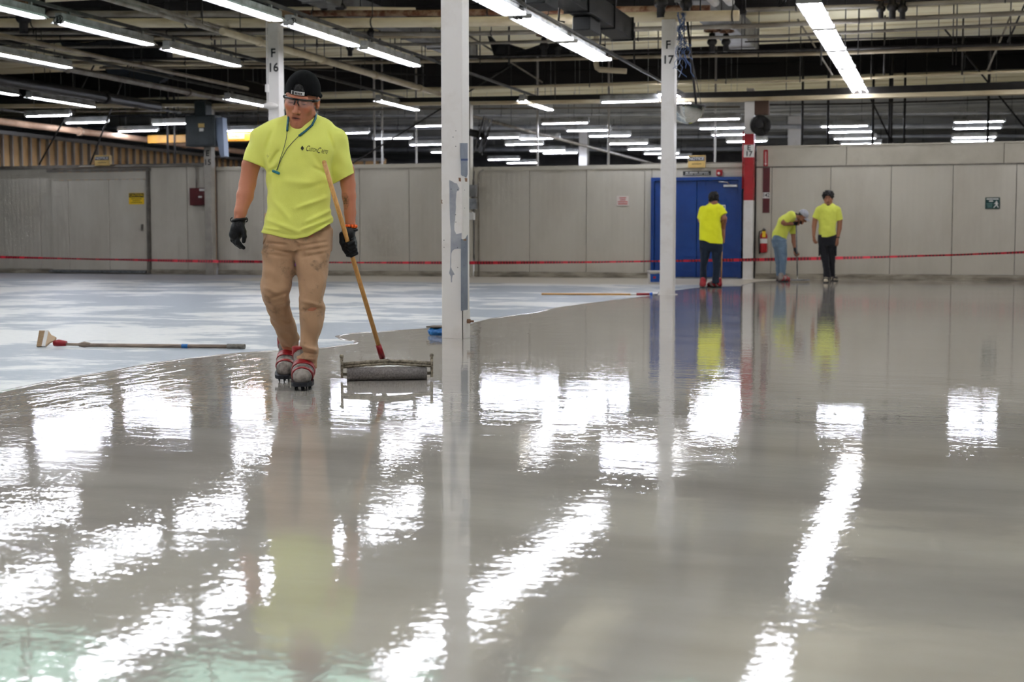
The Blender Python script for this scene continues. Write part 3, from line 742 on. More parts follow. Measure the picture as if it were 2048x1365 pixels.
# drops and valves
def valve(x, y, v, s, label, group=None, body=M_blk):
    r = empty('pipe_valve', on_v(x, y, v), label=label, cat='valve', group=group)
    MB().ball((0, 0, 0), (0.06 * s, 0.06 * s, 0.05 * s)).cyl((0, 0, -0.12 * s), (0, 0, 0.1 * s), 0.035 * s, 10).build('valve_body', body, r)
    MB().tube([(0.09 * s * math.cos(a), 0.09 * s * math.sin(a), 0.13 * s) for a in [k * math.pi / 6 for k in range(12)]], 0.012 * s, 6, closed=True).cyl((0, 0, 0.08 * s), (0, 0, 0.14 * s), 0.014 * s, 6).box((0, 0, 0.13 * s), (0.17 * s, 0.015 * s, 0.015 * s)).build('hand_wheel', M_rust if s > 1 else body, r)
    return r
for x, y, v, s in ((47, 36, 21.0, 2.2), (85, 18, 22.3, 1.6), (648, 12, 22.7, 1.5), (680, 14, 22.7, 1.5), (1322, 6, 21.2, 1.8), (1372, 8, 22.0, 1.7)):
    valve(x, y, v, s, 'black valve body sitting on a pipe near the F column heads', 'valves near the F column heads')
for x, y, v, s in ((1785, 14, 22.9, 1.5), (1805, 18, 22.9, 1.3), (1762, 18, 22.9, 1.2)):
    valve(x, y, v, s, 'black gate valve on the grey pipe right of F 17', 'valves right of F 17')
for x, y, v, s in ((700, 96, 25.9, 1.3), (742, 66, 24.0, 1.3), (1088, 92, 27.2, 1.6), (1116, 94, 27.2, 1.5), (1424, 84, 26.8, 1.6), (1452, 84, 26.8, 1.5)):
    valve(x, y, v, s, 'sprinkler valve hanging between the F and E column lines', 'sprinkler valves')
# loose hangers and drop rods seen all over the roof space
k = 0
for x, y0, y1, v in ((18, 0, 60, 23.5), (222, 0, 95, 25.5), (296, 0, 60, 24), (430, 0, 120, 27), (472, 40, 130, 27.6), (610, 60, 130, 27), (760, 60, 110, 26), (790, 60, 125, 27), (960, 60, 128, 27.5), (1018, 85, 130, 27.5), (1110, 125, 200, 30.1), (1232, 0, 60, 24), (1268, 60, 130, 27.5), (1316, 120, 168, 29.4), (1600, 100, 165, 29.4), (1642, 60, 130, 27.2), (1690, 30, 110, 27), (1716, 30, 110, 27), (1768, 60, 150, 29), (1905, 10, 130, 27.5), (1912, 10, 130, 27.5), (1924, 40, 150, 29.4), (1980, 50, 160, 29.5), (2020, 20, 90, 26.5)):
    a = on_v(x, y0, v); b = on_v(x, y1, v)
    tag(MB().cyl((0, 0, 0), (0, 0, roof_z(v) - b.z), 0.012 if k % 3 else 0.02, 6).build('drop_rod', M_dpipe, None, b), 'thin dark drop rod hanging from the roof among the pipes', 'rod', 'drop rods among the pipes'); k += 1
for x, y1, v in ((1655, 288, 33), (1604, 288, 33), (1782, 288, 33), (1975, 282, 33), (1745, 288, 34), (1778, 288, 34), (1808, 288, 35), (228 + 108, 325, 34), (350, 325, 34), (749, 330, 36), (765, 330, 38), (833, 330, 38), (1075, 330, 36), (1217, 330, 36), (1430, 318, 38)):
    b = on_v(x, y1, v); b.z = max(b.z, 2.3)
    m = M_blk if x > 1500 or x in (336, 350) else M_white
    lab = 'black conduit dropping behind the tall right wall' if x > 1500 else ('black conduit dropping behind the wall left of E 15' if x in (336, 350) else 'white drop pole beyond the partition')
    tag(MB().cyl((0, 0, -2.0), (0, 0, roof_z(v) - b.z), 0.028 if m is M_blk else 0.03, 8).build('drop_conduit', m, None, b), lab, 'conduit', lab + 's')
# slanting braces
for n, (x0, y0, x1, y1, v, m) in enumerate(((1740, 195, 1785, 288, 31.2, M_blk), (1995, 188, 2070, 280, 31.2, M_blk), (125, 245, 78, 330, 31.5, M_blk), (212, 246, 180, 330, 31.5, M_blk), (875, 222, 700, 330, 33, M_dpipe), (850, 150, 650, 140, 28.5, M_dpipe), (1030, 130, 1085, 165, 28.5, M_gpipe), (1645, 118, 1665, 150, 29, M_gpipe), (1990, 105, 1975, 140, 29, M_gpipe), (2040, 30, 2015, 85, 27, M_dpipe), (1385, 140, 1393, 215, 22, M_blk))):
    a, b = on_v(x0, y0, v), on_v(x1, y1, v)
    if a.z < b.z: a, b = b, a
    a = a + (a - b) * min(2.5, (roof_z(v) - a.z) / max(a.z - b.z, 0.05))
    lab = ['black brace rod sloping onto the tall right wall', 'black brace rod at the right end of the tall wall', 'black brace rod left of the notice box on the sliding-door wall', 'black brace rod meeting the wall beside the notice box', 'dark brace rod sloping behind the walking man to the partition',
           'dark slack rod above the walking man', 'grey brace strut left of the cream elbow', 'grey brace strut crossing behind the unbroken light row', 'grey brace strut near the roof at the right', 'dark strut by the sprinkler pipes at the right', 'black cable running down to the mirror dome'][n]
    tag(MB().cyl((0, 0, 0), b - a, 0.02, 6).build('brace_rod', m, None, a), lab, 'rod')
# dark sheeting
def sheet(px, v, label, m, name='plastic_sheet', depth=0.25):
    P = [on_v(x, y, v) for x, y in px]; c = P[0]
    m_ = MB(); n = len(P)
    f = [(p - c) + Vector((0, 0.06 * math.sin(i * 1.7), 0)) for i, p in enumerate(P)]
    m_.add(f + [p + Vector((0, depth, 0.03)) for p in f], [tuple(range(n)), tuple(range(2 * n - 1, n - 1, -1))] + [(i, n + i, n + (i + 1) % n, (i + 1) % n) for i in range(n)])
    return tag(m_.build(name, m, None, c), label, 'sheeting')
M_sheet = mat('dark_plastic_sheet', (48, 46, 46), 0.55, rgb2=(34, 32, 34), nscale=4)
sheet([(975, 72), (985, 84), (1000, 88), (1012, 88), (1032, 94), (1048, 99), (1060, 97), (1085, 88), (1132, 84), (1142, 112), (990, 114)], 27.6, 'dark plastic sheet sagging below the roof left of the bus duct', M_sheet)
sheet([(118, 82), (160, 86), (200, 82), (262, 82), (330, 84), (332, 118), (250, 118), (160, 108), (126, 98)], 27.9, 'black plastic sheet bunched under the roof, left of F 16', M_sheet)
sheet([(205, 132), (330, 138), (345, 146), (320, 166), (250, 160), (215, 148)], 29.0, 'slate blue sheet stretched under the roof left of F 16', mat('slate_sheet', (58, 66, 76), 0.6))
bh = sheet([(470, 166), (485, 160), (545, 176), (545, 212), (500, 206), (472, 192)], 31.2, 'black and maroon blower housing left of the F 16 column', mat('blower_dark', (36, 26, 26), 0.6), 'blower_housing', 0.5)
for x in (0.1, 0.6): MB().cyl((x, 0.25, -0.2), (x, 0.25, roof_z(31.2) - bh.location.z), 0.012, 6).build('hanger_rod', M_dpipe, bh)
# ================================================================== smooth modelling with distance fields, for people and clothes
def _hash(ix, iy, iz, seed):
    h = (ix * 374761393 + iy * 668265263 + iz * 2147483647 + seed * 1274126177) & 0xFFFFFFFF
    h = ((h ^ (h >> 13)) * 1274126177) & 0xFFFFFFFF
    return ((h ^ (h >> 16)) & 0xFFFF).astype(np.float32) / 65535.0
def vnoise(x, y, z, seed=0):
    ix, iy, iz = np.floor(x).astype(np.int64), np.floor(y).astype(np.int64), np.floor(z).astype(np.int64)
    fx, fy, fz = x - ix, y - iy, z - iz
    fx, fy, fz = [t * t * (3 - 2 * t) for t in (fx, fy, fz)]
    r = 0
    for a in (0, 1):
        for b in (0, 1):
            for c in (0, 1):
                r = r + _hash(ix + a, iy + b, iz + c, seed) * (fx if a else 1 - fx) * (fy if b else 1 - fy) * (fz if c else 1 - fz)
    return r * 2 - 1
def smin(a, b, k):
    h = np.clip(0.5 + 0.5 * (b - a) / k, 0, 1)
    return b + (a - b) * h - k * h * (1 - h)
def smax(a, b, k): return -smin(-a, -b, k)
def V(*a): return np.array(a, dtype=np.float64)
def rc(P, a, b, ra, rb):
    a, b = np.asarray(a, float), np.asarray(b, float); ba = b - a
    h = np.clip(((P - a) @ ba) / max(ba @ ba, 1e-9), 0, 1)
    return np.linalg.norm(P - a - h[:, None] * ba, axis=1) - (ra + (rb - ra) * h)
def chain(P, pts, rad, k=0.012):
    d = None
    for i in range(len(pts) - 1):
        e = rc(P, pts[i], pts[i + 1], rad[i], rad[i + 1]); d = e if d is None else smin(d, e, k)
    return d
def ell(P, c, r):
    p = (P - np.asarray(c)); r = np.asarray(r, float)
    k0 = np.linalg.norm(p / r, axis=1); k1 = np.linalg.norm(p / (r * r), axis=1) + 1e-9
    return k0 * (k0 - 1.0) / k1
def loft(P, rows, n=2.3, cap=True):
    """rows: (z, cx, a, cy, b) sections of a near-vertical limb or trunk"""
    R = np.array(sorted(rows)); z = P[:, 2]
    cx, a, cy, b = [np.interp(z, R[:, 0], R[:, i]) for i in (1, 2, 3, 4)]
    k = (np.abs((P[:, 0] - cx) / a) ** n + np.abs((P[:, 1] - cy) / b) ** n) ** (1.0 / n)
    d = (k - 1) * np.minimum(a, b)
    if cap: d = np.maximum(d, np.maximum(z - R[-1, 0], R[0, 0] - z))
    return d
def smooth_rows(rows, n=40):
    R = np.array(sorted(rows)); z = np.linspace(R[0, 0], R[-1, 0], n)
    out = [np.interp(z, R[:, 0], R[:, i]) for i in range(1, R.shape[1])]
    ker = np.array([1, 2, 3, 2, 1]) / 9.0
    out = [np.convolve(np.pad(o, 2, mode='edge'), ker, 'valid') for o in out]
    return list(zip(z, *out))
def sdf_mesh(fn, lo, hi, h, name, smooth_it=1):
    lo, hi = np.asarray(lo, float), np.asarray(hi, float); B = 4
    nb = np.ceil((hi - lo) / (h * B)).astype(int) + 1
    n = nb * B
    ax = [lo[i] + h * (np.arange(nb[i]) * B + (B - 1) / 2) for i in range(3)]
    Cg = np.stack(np.meshgrid(*ax, indexing='ij'), -1).reshape(-1, 3)
    dc = fn(Cg).reshape(nb)
    act = np.abs(dc) < h * B * 1.9 + 0.012
    D = np.repeat(np.repeat(np.repeat(dc, B, 0), B, 1), B, 2).astype(np.float32)
    bi = np.argwhere(act)
    off = np.stack(np.meshgrid(*[np.arange(B)] * 3, indexing='ij'), -1).reshape(-1, 3)
    idx = (bi[:, None, :] * B + off[None]).reshape(-1, 3)
    for s in range(0, len(idx), 400000):
        q = idx[s:s + 400000]
        D[q[:, 0], q[:, 1], q[:, 2]] = fn(lo + q * h)
    ins = D < 0
    c = ins[:-1, :-1, :-1].astype(np.int8)
    tot = np.zeros(c.shape, np.int8)
    corners = [(a, b, e) for a in (0, 1) for b in (0, 1) for e in (0, 1)]
    sx, sy, sz = D.shape
    for a, b, e in corners: tot += ins[a:sx - 1 + a, b:sy - 1 + b, e:sz - 1 + e]
    cells = np.argwhere((tot > 0) & (tot < 8))
    vid = np.full(tot.shape, -1, np.int32); vid[cells[:, 0], cells[:, 1], cells[:, 2]] = np.arange(len(cells))
    val = {k: D[cells[:, 0] + k[0], cells[:, 1] + k[1], cells[:, 2] + k[2]] for k in corners}
    acc = np.zeros((len(cells), 3)); cnt = np.zeros(len(cells))
    for k1 in corners:
        for axn in range(3):
            if k1[axn] == 0:
                k2 = list(k1); k2[axn] = 1; k2 = tuple(k2)
                va, vb = val[k1], val[k2]; m = (va < 0) != (vb < 0)
                t = np.where(m, va / np.where(m, va - vb, 1), 0)
                p = np.array(k1, float)[None].repeat(len(cells), 0); p[:, axn] = t
                acc += p * m[:, None]; cnt += m
    verts = lo + h * (cells + acc / cnt[:, None])
    quads = []
    for axn in range(3):
        o1, o2 = [i for i in range(3) if i != axn]
        s0 = [slice(None)] * 3; s1 = [slice(None)] * 3
        s0[axn] = slice(0, -1); s1[axn] = slice(1, None)
        a, b = ins[tuple(s0)], ins[tuple(s1)]
        e = np.argwhere(a != b)
        e = e[(e[:, o1] > 0) & (e[:, o2] > 0) & (e[:, o1] < D.shape[o1] - 1) & (e[:, o2] < D.shape[o2] - 1)]
        flip = a[e[:, 0], e[:, 1], e[:, 2]]
        def cid(d1, d2):
            q = e.copy(); q[:, o1] -= d1; q[:, o2] -= d2
            return vid[q[:, 0], q[:, 1], q[:, 2]]
        Q = np.stack([cid(1, 1), cid(0, 1), cid(0, 0), cid(1, 0)], 1)
        if axn == 1: flip = ~flip
        Q[~flip] = Q[~flip][:, ::-1]
        quads.append(Q)
    Q = np.concatenate(quads); Q = Q[(Q >= 0).all(1)]
    for _ in range(smooth_it):
        s = np.zeros_like(verts); w = np.zeros(len(verts))
        for i in range(4):
            for j in ((i + 1) % 4, (i + 3) % 4):
                np.add.at(s, Q[:, i], verts[Q[:, j]]); np.add.at(w, Q[:, i], 1)
        m = w > 0
        verts[m] = verts[m] * 0.5 + 0.5 * s[m] / w[m][:, None]
    me = bpy.data.meshes.new(name)
    me.vertices.add(len(verts)); me.vertices.foreach_set('co', verts.astype(np.float32).ravel())
    me.loops.add(Q.size); me.loops.foreach_set('vertex_index', Q.astype(np.int32).ravel())
    me.polygons.add(len(Q)); me.polygons.foreach_set('loop_start', np.arange(0, Q.size, 4, dtype=np.int32))
    me.polygons.foreach_set('use_smooth', np.ones(len(Q), bool))
    me.update(calc_edges=True); me.validate()
    return me, verts
def paint(me, cols):
    a = me.color_attributes.new('tint', 'FLOAT_COLOR', 'POINT')
    a.data.foreach_set('color', np.concatenate([cols, np.ones((len(cols), 1))], 1).astype(np.float32).ravel())
def sobj(me, name, material, parent):
    me.materials.append(material); o = bpy.data.objects.new(name, me); col.objects.link(o); o.parent = parent; return o
def rot3(yaw, pitch, roll):
    return np.array(Matrix.Rotation(yaw, 3, 'Z') @ Matrix.Rotation(pitch, 3, 'X') @ Matrix.Rotation(roll, 3, 'Y'))

class Stage:
    """a person's own frame: x to the right as seen by the viewer, y away from the viewer, z up"""
    def __init__(s, x, y, name, label, cat='person'):
        s.R = on_z(x, y); a = Vector((s.R.x, s.R.y, 0)).normalized(); s.a = a; s.b = Vector((a.y, -a.x, 0))
        s.rz = math.atan2(-a.x, a.y)
        s.root = empty(name, s.R, s.rz, label, cat)
    def P(s, x, y, dy=0.0):
        r = ray(x, y); t = (s.R.dot(s.a) + dy) / r.dot(s.a); p = CAM + r * t - s.R
        return np.array([p.dot(s.b), p.dot(s.a), p.z])
    def row(s, py, xl, xr, dy, b):
        l, r = s.P(xl, py, dy), s.P(xr, py, dy)
        return (l[2], (l[0] + r[0]) / 2, max((r[0] - l[0]) / 2, 0.01), dy, b)
    def rows(s, lst, n=40): return smooth_rows([s.row(*r) for r in lst], n)
    def world(s, p): return s.R + s.b * p[0] + s.a * p[1] + Vector((0, 0, p[2]))

def head_fn(q, eyes=True):
    """q in head space: face towards -y, about 0.25 m tall"""
    d = ell(q, (0, 0.018, 0.052), (0.078, 0.098, 0.092))
    d = smin(d, ell(q, (0, -0.022, -0.028), (0.064, 0.072, 0.088)), 0.03)
    for s in (-1, 1):
        d = smin(d, rc(q, (s * 0.054, 0.0, -0.052), (s * 0.012, -0.066, -0.104), 0.022, 0.022), 0.03)
        d = smin(d, ell(q, (s * 0.046, -0.058, -0.012), (0.024, 0.026, 0.022)), 0.03)
    d = smin(d, ell(q, (0, -0.078, -0.106), (0.022, 0.017, 0.016)), 0.02)
    d = smin(d, rc(q, (-0.04, -0.083, 0.036), (0.04, -0.083, 0.036), 0.011, 0.011), 0.02)
    for s in (-1, 1):
        d = smax(d, -ell(q, (s * 0.033, -0.103, 0.014), (0.022, 0.02, 0.013)), 0.014)
        d = smin(d, ell(q, (s * 0.033, -0.079, 0.013), (0.017, 0.013, 0.011)), 0.006)
    d = smin(d, rc(q, (0, -0.088, 0.022), (0, -0.116, -0.03), 0.007, 0.0125), 0.014)
    for s in (-1, 1): d = smin(d, ell(q, (s * 0.0135, -0.1, -0.034), (0.0095, 0.011, 0.0085)), 0.008)
    d = smin(d, ell(q, (0, -0.08, -0.066), (0.034, 0.014, 0.02)), 0.02)
    d = smin(d, rc(q, (-0.021, -0.088, -0.0625), (0.021, -0.088, -0.0625), 0.005, 0.005), 0.006)
    d = smin(d, rc(q, (-0.018, -0.0875, -0.0735), (0.018, -0.0875, -0.0735), 0.006, 0.006), 0.006)
    d = smax(d, -rc(q, (-0.023, -0.096, -0.068), (0.023, -0.096, -0.068), 0.0026, 0.0026), 0.003)
    for s in (-1, 1):
        d = smin(d, ell(q, (s * 0.081, 0.018, 0.0), (0.011, 0.021, 0.032)), 0.008)
        d = smax(d, -ell(q, (s * 0.091, 0.012, 0.003), (0.008, 0.010, 0.018)), 0.006)
    return d
def head_tint(q, skin, hair=(0.012, 0.010, 0.009), lips=(0.30, 0.10, 0.085), beard=0.0, hairline=None, brows=True):
    c = np.array(skin)[None].repeat(len(q), 0)
    def put(mask, rgb, amt=1.0):
        m = (np.clip(mask, 0, 1) * amt)[:, None]; c[:] = c * (1 - m) + np.array(rgb)[None] * m
    def blob(cn, r, soft=0.35): return np.clip((1 - np.linalg.norm((q - np.array(cn)) / np.array(r), axis=1)) / soft, 0, 1)
    front = (q[:, 1] < -0.03)
    put(blob((0, -0.09, -0.068), (0.029, 0.03, 0.0125)), lips, 0.7)
    put(blob((0, -0.098, -0.067), (0.025, 0.02, 0.0028)), (0.05, 0.02, 0.02), 0.9)
    if brows:
        for s in (-1, 1):
            put(blob((s * 0.034, -0.09, 0.031), (0.022, 0.03, 0.0055)), hair, 0.85)
            put(blob((s * 0.033, -0.093, 0.010), (0.016, 0.02, 0.0035)), hair, 0.7)
    if beard > 0:
        put(blob((0, -0.075, -0.105), (0.03, 0.04, 0.026)), hair, beard)
        put(blob((0, -0.1, -0.052), (0.026, 0.02, 0.006)), hair, beard * 0.8)
    for s in (-1, 1): put(blob((s * 0.0105, -0.105, -0.041), (0.005, 0.008, 0.004)), (0.04, 0.015, 0.012), 0.8)
    for s in (-1, 1): put(blob((s * 0.045, -0.07, -0.02), (0.022, 0.03, 0.022)), (skin[0] * 1.15, skin[1] * 0.86, skin[2] * 0.82), 0.5)
    if hairline is not None:
        put(np.clip((hairline(q)) / 0.008, 0, 1), hair, 1.0)
    return c
def hand_fn(P, wrist, D, N, size=1.0, curl=(25, 30, 20), thumb_in=False, side=1, spread=4, rad=0.0095):
    """a hand: wrist point, finger direction D, palm-facing direction N, thumb on the T side"""
    D = V(*D) / np.linalg.norm(D); N = V(*N); N = N - D * (N @ D); N = N / np.linalg.norm(N); T = np.cross(D, N) * side
    w = np.asarray(wrist, float); s = size
    d = None
    for k in range(4):
        x = (-0.031 + 0.0205 * k) * s
        m = rc(P, w + D * 0.012 * s + T * x * 0.55, w + D * 0.088 * s + T * x, 0.016 * s, 0.013 * s)
        d = m if d is None else smin(d, m, 0.014)
    ln = [0.74, 0.92, 1.0, 0.93]
    for k in range(4):
        x = (-0.031 + 0.0205 * k) * s
        p = w + D * 0.088 * s + T * x; ang = 0.0; L = (0.046, 0.028, 0.022); dirT = T * math.tan(math.radians(spread * (k - 1.5)))
        f = None
        for j in range(3):
            ang += math.radians(curl[j] * (1.0 + 0.10 * (1.5 - k)))
            q = p + (D * math.cos(ang) + N * math.sin(ang) + dirT * 0.5) * L[j] * ln[k] * s
            e = rc(P, p, q, rad * s * (1.12 - 0.1 * j), rad * s * (1.02 - 0.1 * j)); f = e if f is None else smin(f, e, 0.004); p = q
        d = smin(d, f, 0.005)
    p = w + D * 0.022 * s + T * 0.026 * s + N * 0.008 * s
    a = (D * 0.62 + T * (0.3 if thumb_in else 0.62) + N * 0.35); a = a / np.linalg.norm(a)
    p2 = p + a * 0.042 * s; a2 = (D * 0.86 + T * (0.0 if thumb_in else 0.3) + N * (0.75 if thumb_in else 0.3)); a2 = a2 / np.linalg.norm(a2)
    p3 = p2 + a2 * 0.032 * s; p4 = p3 + (a2 + N * 0.25) * 0.024 * s
    th = smin(rc(P, p, p2, 0.015 * s, 0.0125 * s), smin(rc(P, p2, p3, 0.0125 * s, 0.011 * s), rc(P, p3, p4, 0.011 * s, 0.009 * s), 0.005), 0.008)
    return smin(d, th, 0.01)

def cloth_mat(name, rgb, rgb2, nscale=5, thr=(0.55, 0.8), rough=0.85, bump=0.25, stain=None, sthr=(0.62, 0.7), sscale=7):
    m = mat(name, rgb, rough, rgb2=rgb2, nscale=nscale, thr=thr, bump=bump, bscale=420, spec=0.2)
    b = m.node_tree.nodes['Principled BSDF']
    b.inputs['Sheen Weight'].default_value = 0.15
    if stain is not None:
        nt = m.node_tree; N = nt.nodes; Lk = nt.links
        src = b.inputs['Base Color'].links[0].from_socket
        tc = N.new('ShaderNodeTexCoord'); n = N.new('ShaderNodeTexNoise'); n.inputs['Scale'].default_value = sscale; n.inputs['Detail'].default_value = 6; n.inputs['Roughness'].default_value = 0.68
        Lk.new(tc.outputs['Object'], n.inputs['Vector'])
        r = N.new('ShaderNodeMapRange'); r.inputs['From Min'].default_value = sthr[0]; r.inputs['From Max'].default_value = sthr[1]; r.inputs['To Max'].default_value = 0.75
        Lk.new(n.outputs['Fac'], r.inputs['Value'])
        mx = N.new('ShaderNodeMix'); mx.data_type = 'RGBA'; mx.inputs[7].default_value = lin(stain) + (1,)
        Lk.new(src, mx.inputs[6]); Lk.new(r.outputs[0], mx.inputs[0]); Lk.new(mx.outputs[2], b.inputs['Base Color'])
    return m
def skin_mat(name):
    m = mat(name, (190, 130, 100), 0.5, attr='tint', bump=0.12, bscale=160, spec=0.4)
    b = m.node_tree.nodes['Principled BSDF']
    nt = m.node_tree
    if not b.inputs['Base Color'].links:
        a = nt.nodes.new('ShaderNodeAttribute'); a.attribute_name = 'tint'; nt.links.new(a.outputs['Color'], b.inputs['Base Color'])
    b.inputs['Subsurface Weight'].default_value = 0.08
    b.inputs['Subsurface Radius'].default_value = (0.012, 0.004, 0.002)
    return m
# ================================================================== the walking man with the long roller
M_skin = skin_mat('skin')
M_shirt = cloth_mat('hi_vis_shirt', (234, 239, 118), (226, 231, 104), stain=(150, 152, 76), sthr=(0.70, 0.78), sscale=9)
M_khaki = cloth_mat('khaki_canvas', (178, 143, 110), (160, 126, 95), nscale=4, stain=(98, 82, 68), sthr=(0.57, 0.70), sscale=8)
M_glove = mat('black_glove', (10, 10, 11), 0.5, rgb2=(16, 17, 18), nscale=30, bump=0.3, bscale=300, spec=0.3)
M_shoe = mat('paint_caked_shoe', (150, 142, 134), 0.7, rgb2=(92, 84, 80), nscale=14, bump=0.4, bscale=60)
M_strap = mat('red_strap', (146, 20, 30), 0.35, rgb2=(184, 54, 60), nscale=30, thr=(0.55, 0.75))
M_sole = mat('black_sole', (26, 28, 36), 0.45)
S = Stage(600, 772, 'person', 'man in yellow-green shirt, khaki trousers and backwards black cap walking with a roller')
man = S.root
P_ = S.P
SK = np.array(lin((190, 124, 94)))

# --- head placement
HO = P_(603, 203.5, -0.03); HS = 1.1
HR = rot3(math.radians(-15), math.radians(17), math.radians(9))
def toq(P): return ((P - HO) @ HR) / HS
def fromq(q): return HO + HR @ (np.asarray(q, float) * HS)

armL = [P_(526, 284, 0.02), P_(502, 330, 0.03), P_(495, 368, 0.03), P_(490, 392, 0.015), P_(481, 424, -0.015), P_(478, 441, -0.025)]
rL = [0.05, 0.05, 0.046, 0.046, 0.034, 0.029]
armR = [P_(672, 288, 0.02), P_(692, 340, 0.04), P_(696, 368, 0.045), P_(698, 392, 0.04), P_(700, 425, 0.035), P_(701, 456, 0.03)]
rR = [0.05, 0.046, 0.0415, 0.039, 0.033, 0.027]
legL_px = [(462, 530, 600, 0.0, 0.10), (500, 527, 594, 0.0, 0.102), (530, 526, 592, -0.01, 0.10), (560, 522, 585, -0.03, 0.095), (583, 521, 579, -0.045, 0.088), (600, 524, 578, -0.03, 0.084),
           (620, 532, 582, 0.03, 0.08), (640, 541, 588, 0.11, 0.076), (660, 550, 593, 0.2, 0.074), (680, 558, 598, 0.28, 0.072), (692, 563, 600, 0.32, 0.07)]
legR_px = [(462, 588, 661, 0.0, 0.10), (500, 588, 660, -0.02, 0.103), (530, 592, 658, -0.05, 0.10), (560, 599, 655, -0.08, 0.095), (590, 599, 650, -0.10, 0.088), (610, 598, 648, -0.105, 0.085),
           (640, 600, 645, -0.10, 0.078), (670, 600, 641, -0.09, 0.075), (700, 598, 636, -0.08, 0.075), (715, 592, 634, -0.078, 0.078), (735, 586, 631, -0.075, 0.078)]
RL, RR = S.rows(legL_px), S.rows(legR_px)
hips = S.rows([(430, 533, 655, 0.01, 0.10), (455, 530, 660, 0.01, 0.112), (480, 528, 662, 0.0, 0.115), (500, 530, 660, 0.0, 0.11)])
torso_px = [(226, 584, 627, 0.035, 0.05), (233, 566, 644, 0.03, 0.062), (240, 541, 662, 0.025, 0.074), (248, 524, 671, 0.02, 0.086), (258, 514, 678, 0.015, 0.098), (272, 510, 682, 0.01, 0.108), (290, 514, 680, 0.0, 0.118),
            (310, 524, 670, 0.0, 0.124), (330, 531, 663, 0.0, 0.126), (355, 533, 661, 0.0, 0.126), (385, 533, 660, 0.0, 0.128), (412, 531, 661, 0.0, 0.130), (440, 527, 664, 0.0, 0.131), (460, 524, 666, 0.0, 0.131), (490, 522, 667, 0.0, 0.13)]
TR_ = S.rows(torso_px, 60)
def grow(rows, e): return [(z, cx, max(a - e, 0.01), cy, max(b - e, 0.01)) for z, cx, a, cy, b in rows]

# --- body: one continuous skin from head to ankles
tin = grow(TR_, 0.022); lin_, rin_ = grow(RL, 0.016), grow(RR, 0.016)
def body_fn(P):
    d = smin(head_fn(toq(P)) * HS, chain(P, [fromq((0, 0.03, -0.05)), P_(606, 250, 0.045), P_(606, 275, 0.05)], [0.056, 0.062, 0.075], 0.02), 0.02)
    d = smin(d, loft(P, tin, 2.2), 0.02)
    d = smin(d, chain(P, armL, rL), 0.015); d = smin(d, chain(P, armR, rR), 0.015)
    d = smin(d, loft(P, lin_), 0.02); d = smin(d, loft(P, rin_), 0.02)
    d = smin(d, chain(P, [P_(580, 690, 0.32), P_(578, 725, 0.34)], [0.05, 0.04]), 0.02)
    d = smin(d, chain(P, [P_(608, 728, -0.07), P_(606, 750, -0.06)], [0.05, 0.04]), 0.02)
    return d
me, vv = sdf_mesh(body_fn, (-0.42, -0.36, 0.0), (0.40, 0.44, 1.86), 0.0042, 'body', 1)
q = toq(vv)
tint = head_tint(q, SK, lips=tuple(np.array(lin((150, 84, 74)))), beard=0.12, hairline=lambda q: np.minimum(q[:, 2] - (0.03 - 0.25 * np.clip(q[:, 1] - 0.0, 0, 1)), q[:, 1] + 0.012) * ((np.abs(q[:, 0]) < 0.079) | (q[:, 2] > 0.035)))
onhead = np.linalg.norm(vv - HO, axis=1) < 0.19
tint[~onhead] = SK
# forearm tattoo: inked leaf-like marks on the outer side
tp = P_(690, 403, 0.0)
rel = vv - tp
ink = (np.abs(rel[:, 2]) < 0.055) & (np.abs(rel[:, 0]) < 0.026) & (rel[:, 1] < 0.05)
pat = np.abs(vnoise(vv[:, 0] * 90, vv[:, 1] * 90, vv[:, 2] * 70, 4)) < 0.22
fade = np.clip(1.2 - (rel[:, 2] / 0.05) ** 2 - (rel[:, 0] / 0.024) ** 2, 0, 1)
mk = (ink * (0.35 + 0.65 * pat) * fade * 0.8)[:, None]
tint = tint * (1 - mk) + np.array(lin((62, 58, 46)))[None] * mk
paint(me, tint)
body = sobj(me, 'body', M_skin, man)

# --- t-shirt
hemx = [P_(x, y, -0.05) for x, y in ((515, 465), (523, 466), (545, 470.5), (570, 477), (590, 479), (615, 474), (640, 461), (655, 451), (668, 444))]
HX, HZ = np.array([p[0] for p in hemx]), np.array([p[2] for p in hemx])
sl0, sl1 = P_(525, 281, 0.02), P_(506, 345, 0.03)
sr0, sr1 = P_(672, 282, 0.02), P_(690, 368, 0.04)
def hemplane(p0, p1, sign):
    h = p1 - p0; n = np.array([h[2], 0, -h[0]]); n /= np.linalg.norm(n)
    return p0, (n if n[2] < 0 else -n)
hl = hemplane(P_(482, 318), P_(533, 337), 1); hr = hemplane(P_(676, 363), P_(707, 347), 1)
neckc = P_(605, 231, 0.02)
def crease(P, a, b, w, amp, front=True):
    a, b = np.asarray(a), np.asarray(b); p2 = P[:, [0, 2]]; a2, b2 = a[[0, 2]], b[[0, 2]]; ba = b2 - a2
    h = np.clip(((p2 - a2) @ ba) / (ba @ ba), 0, 1); dist = np.linalg.norm(p2 - a2 - h[:, None] * ba, axis=1)
    fall = np.sin(np.clip(h, 0.02, 0.98) * math.pi) ** 0.5
    return 1.7 * amp * np.exp(-(dist / w) ** 2) * fall * (P[:, 1] < 0.05)
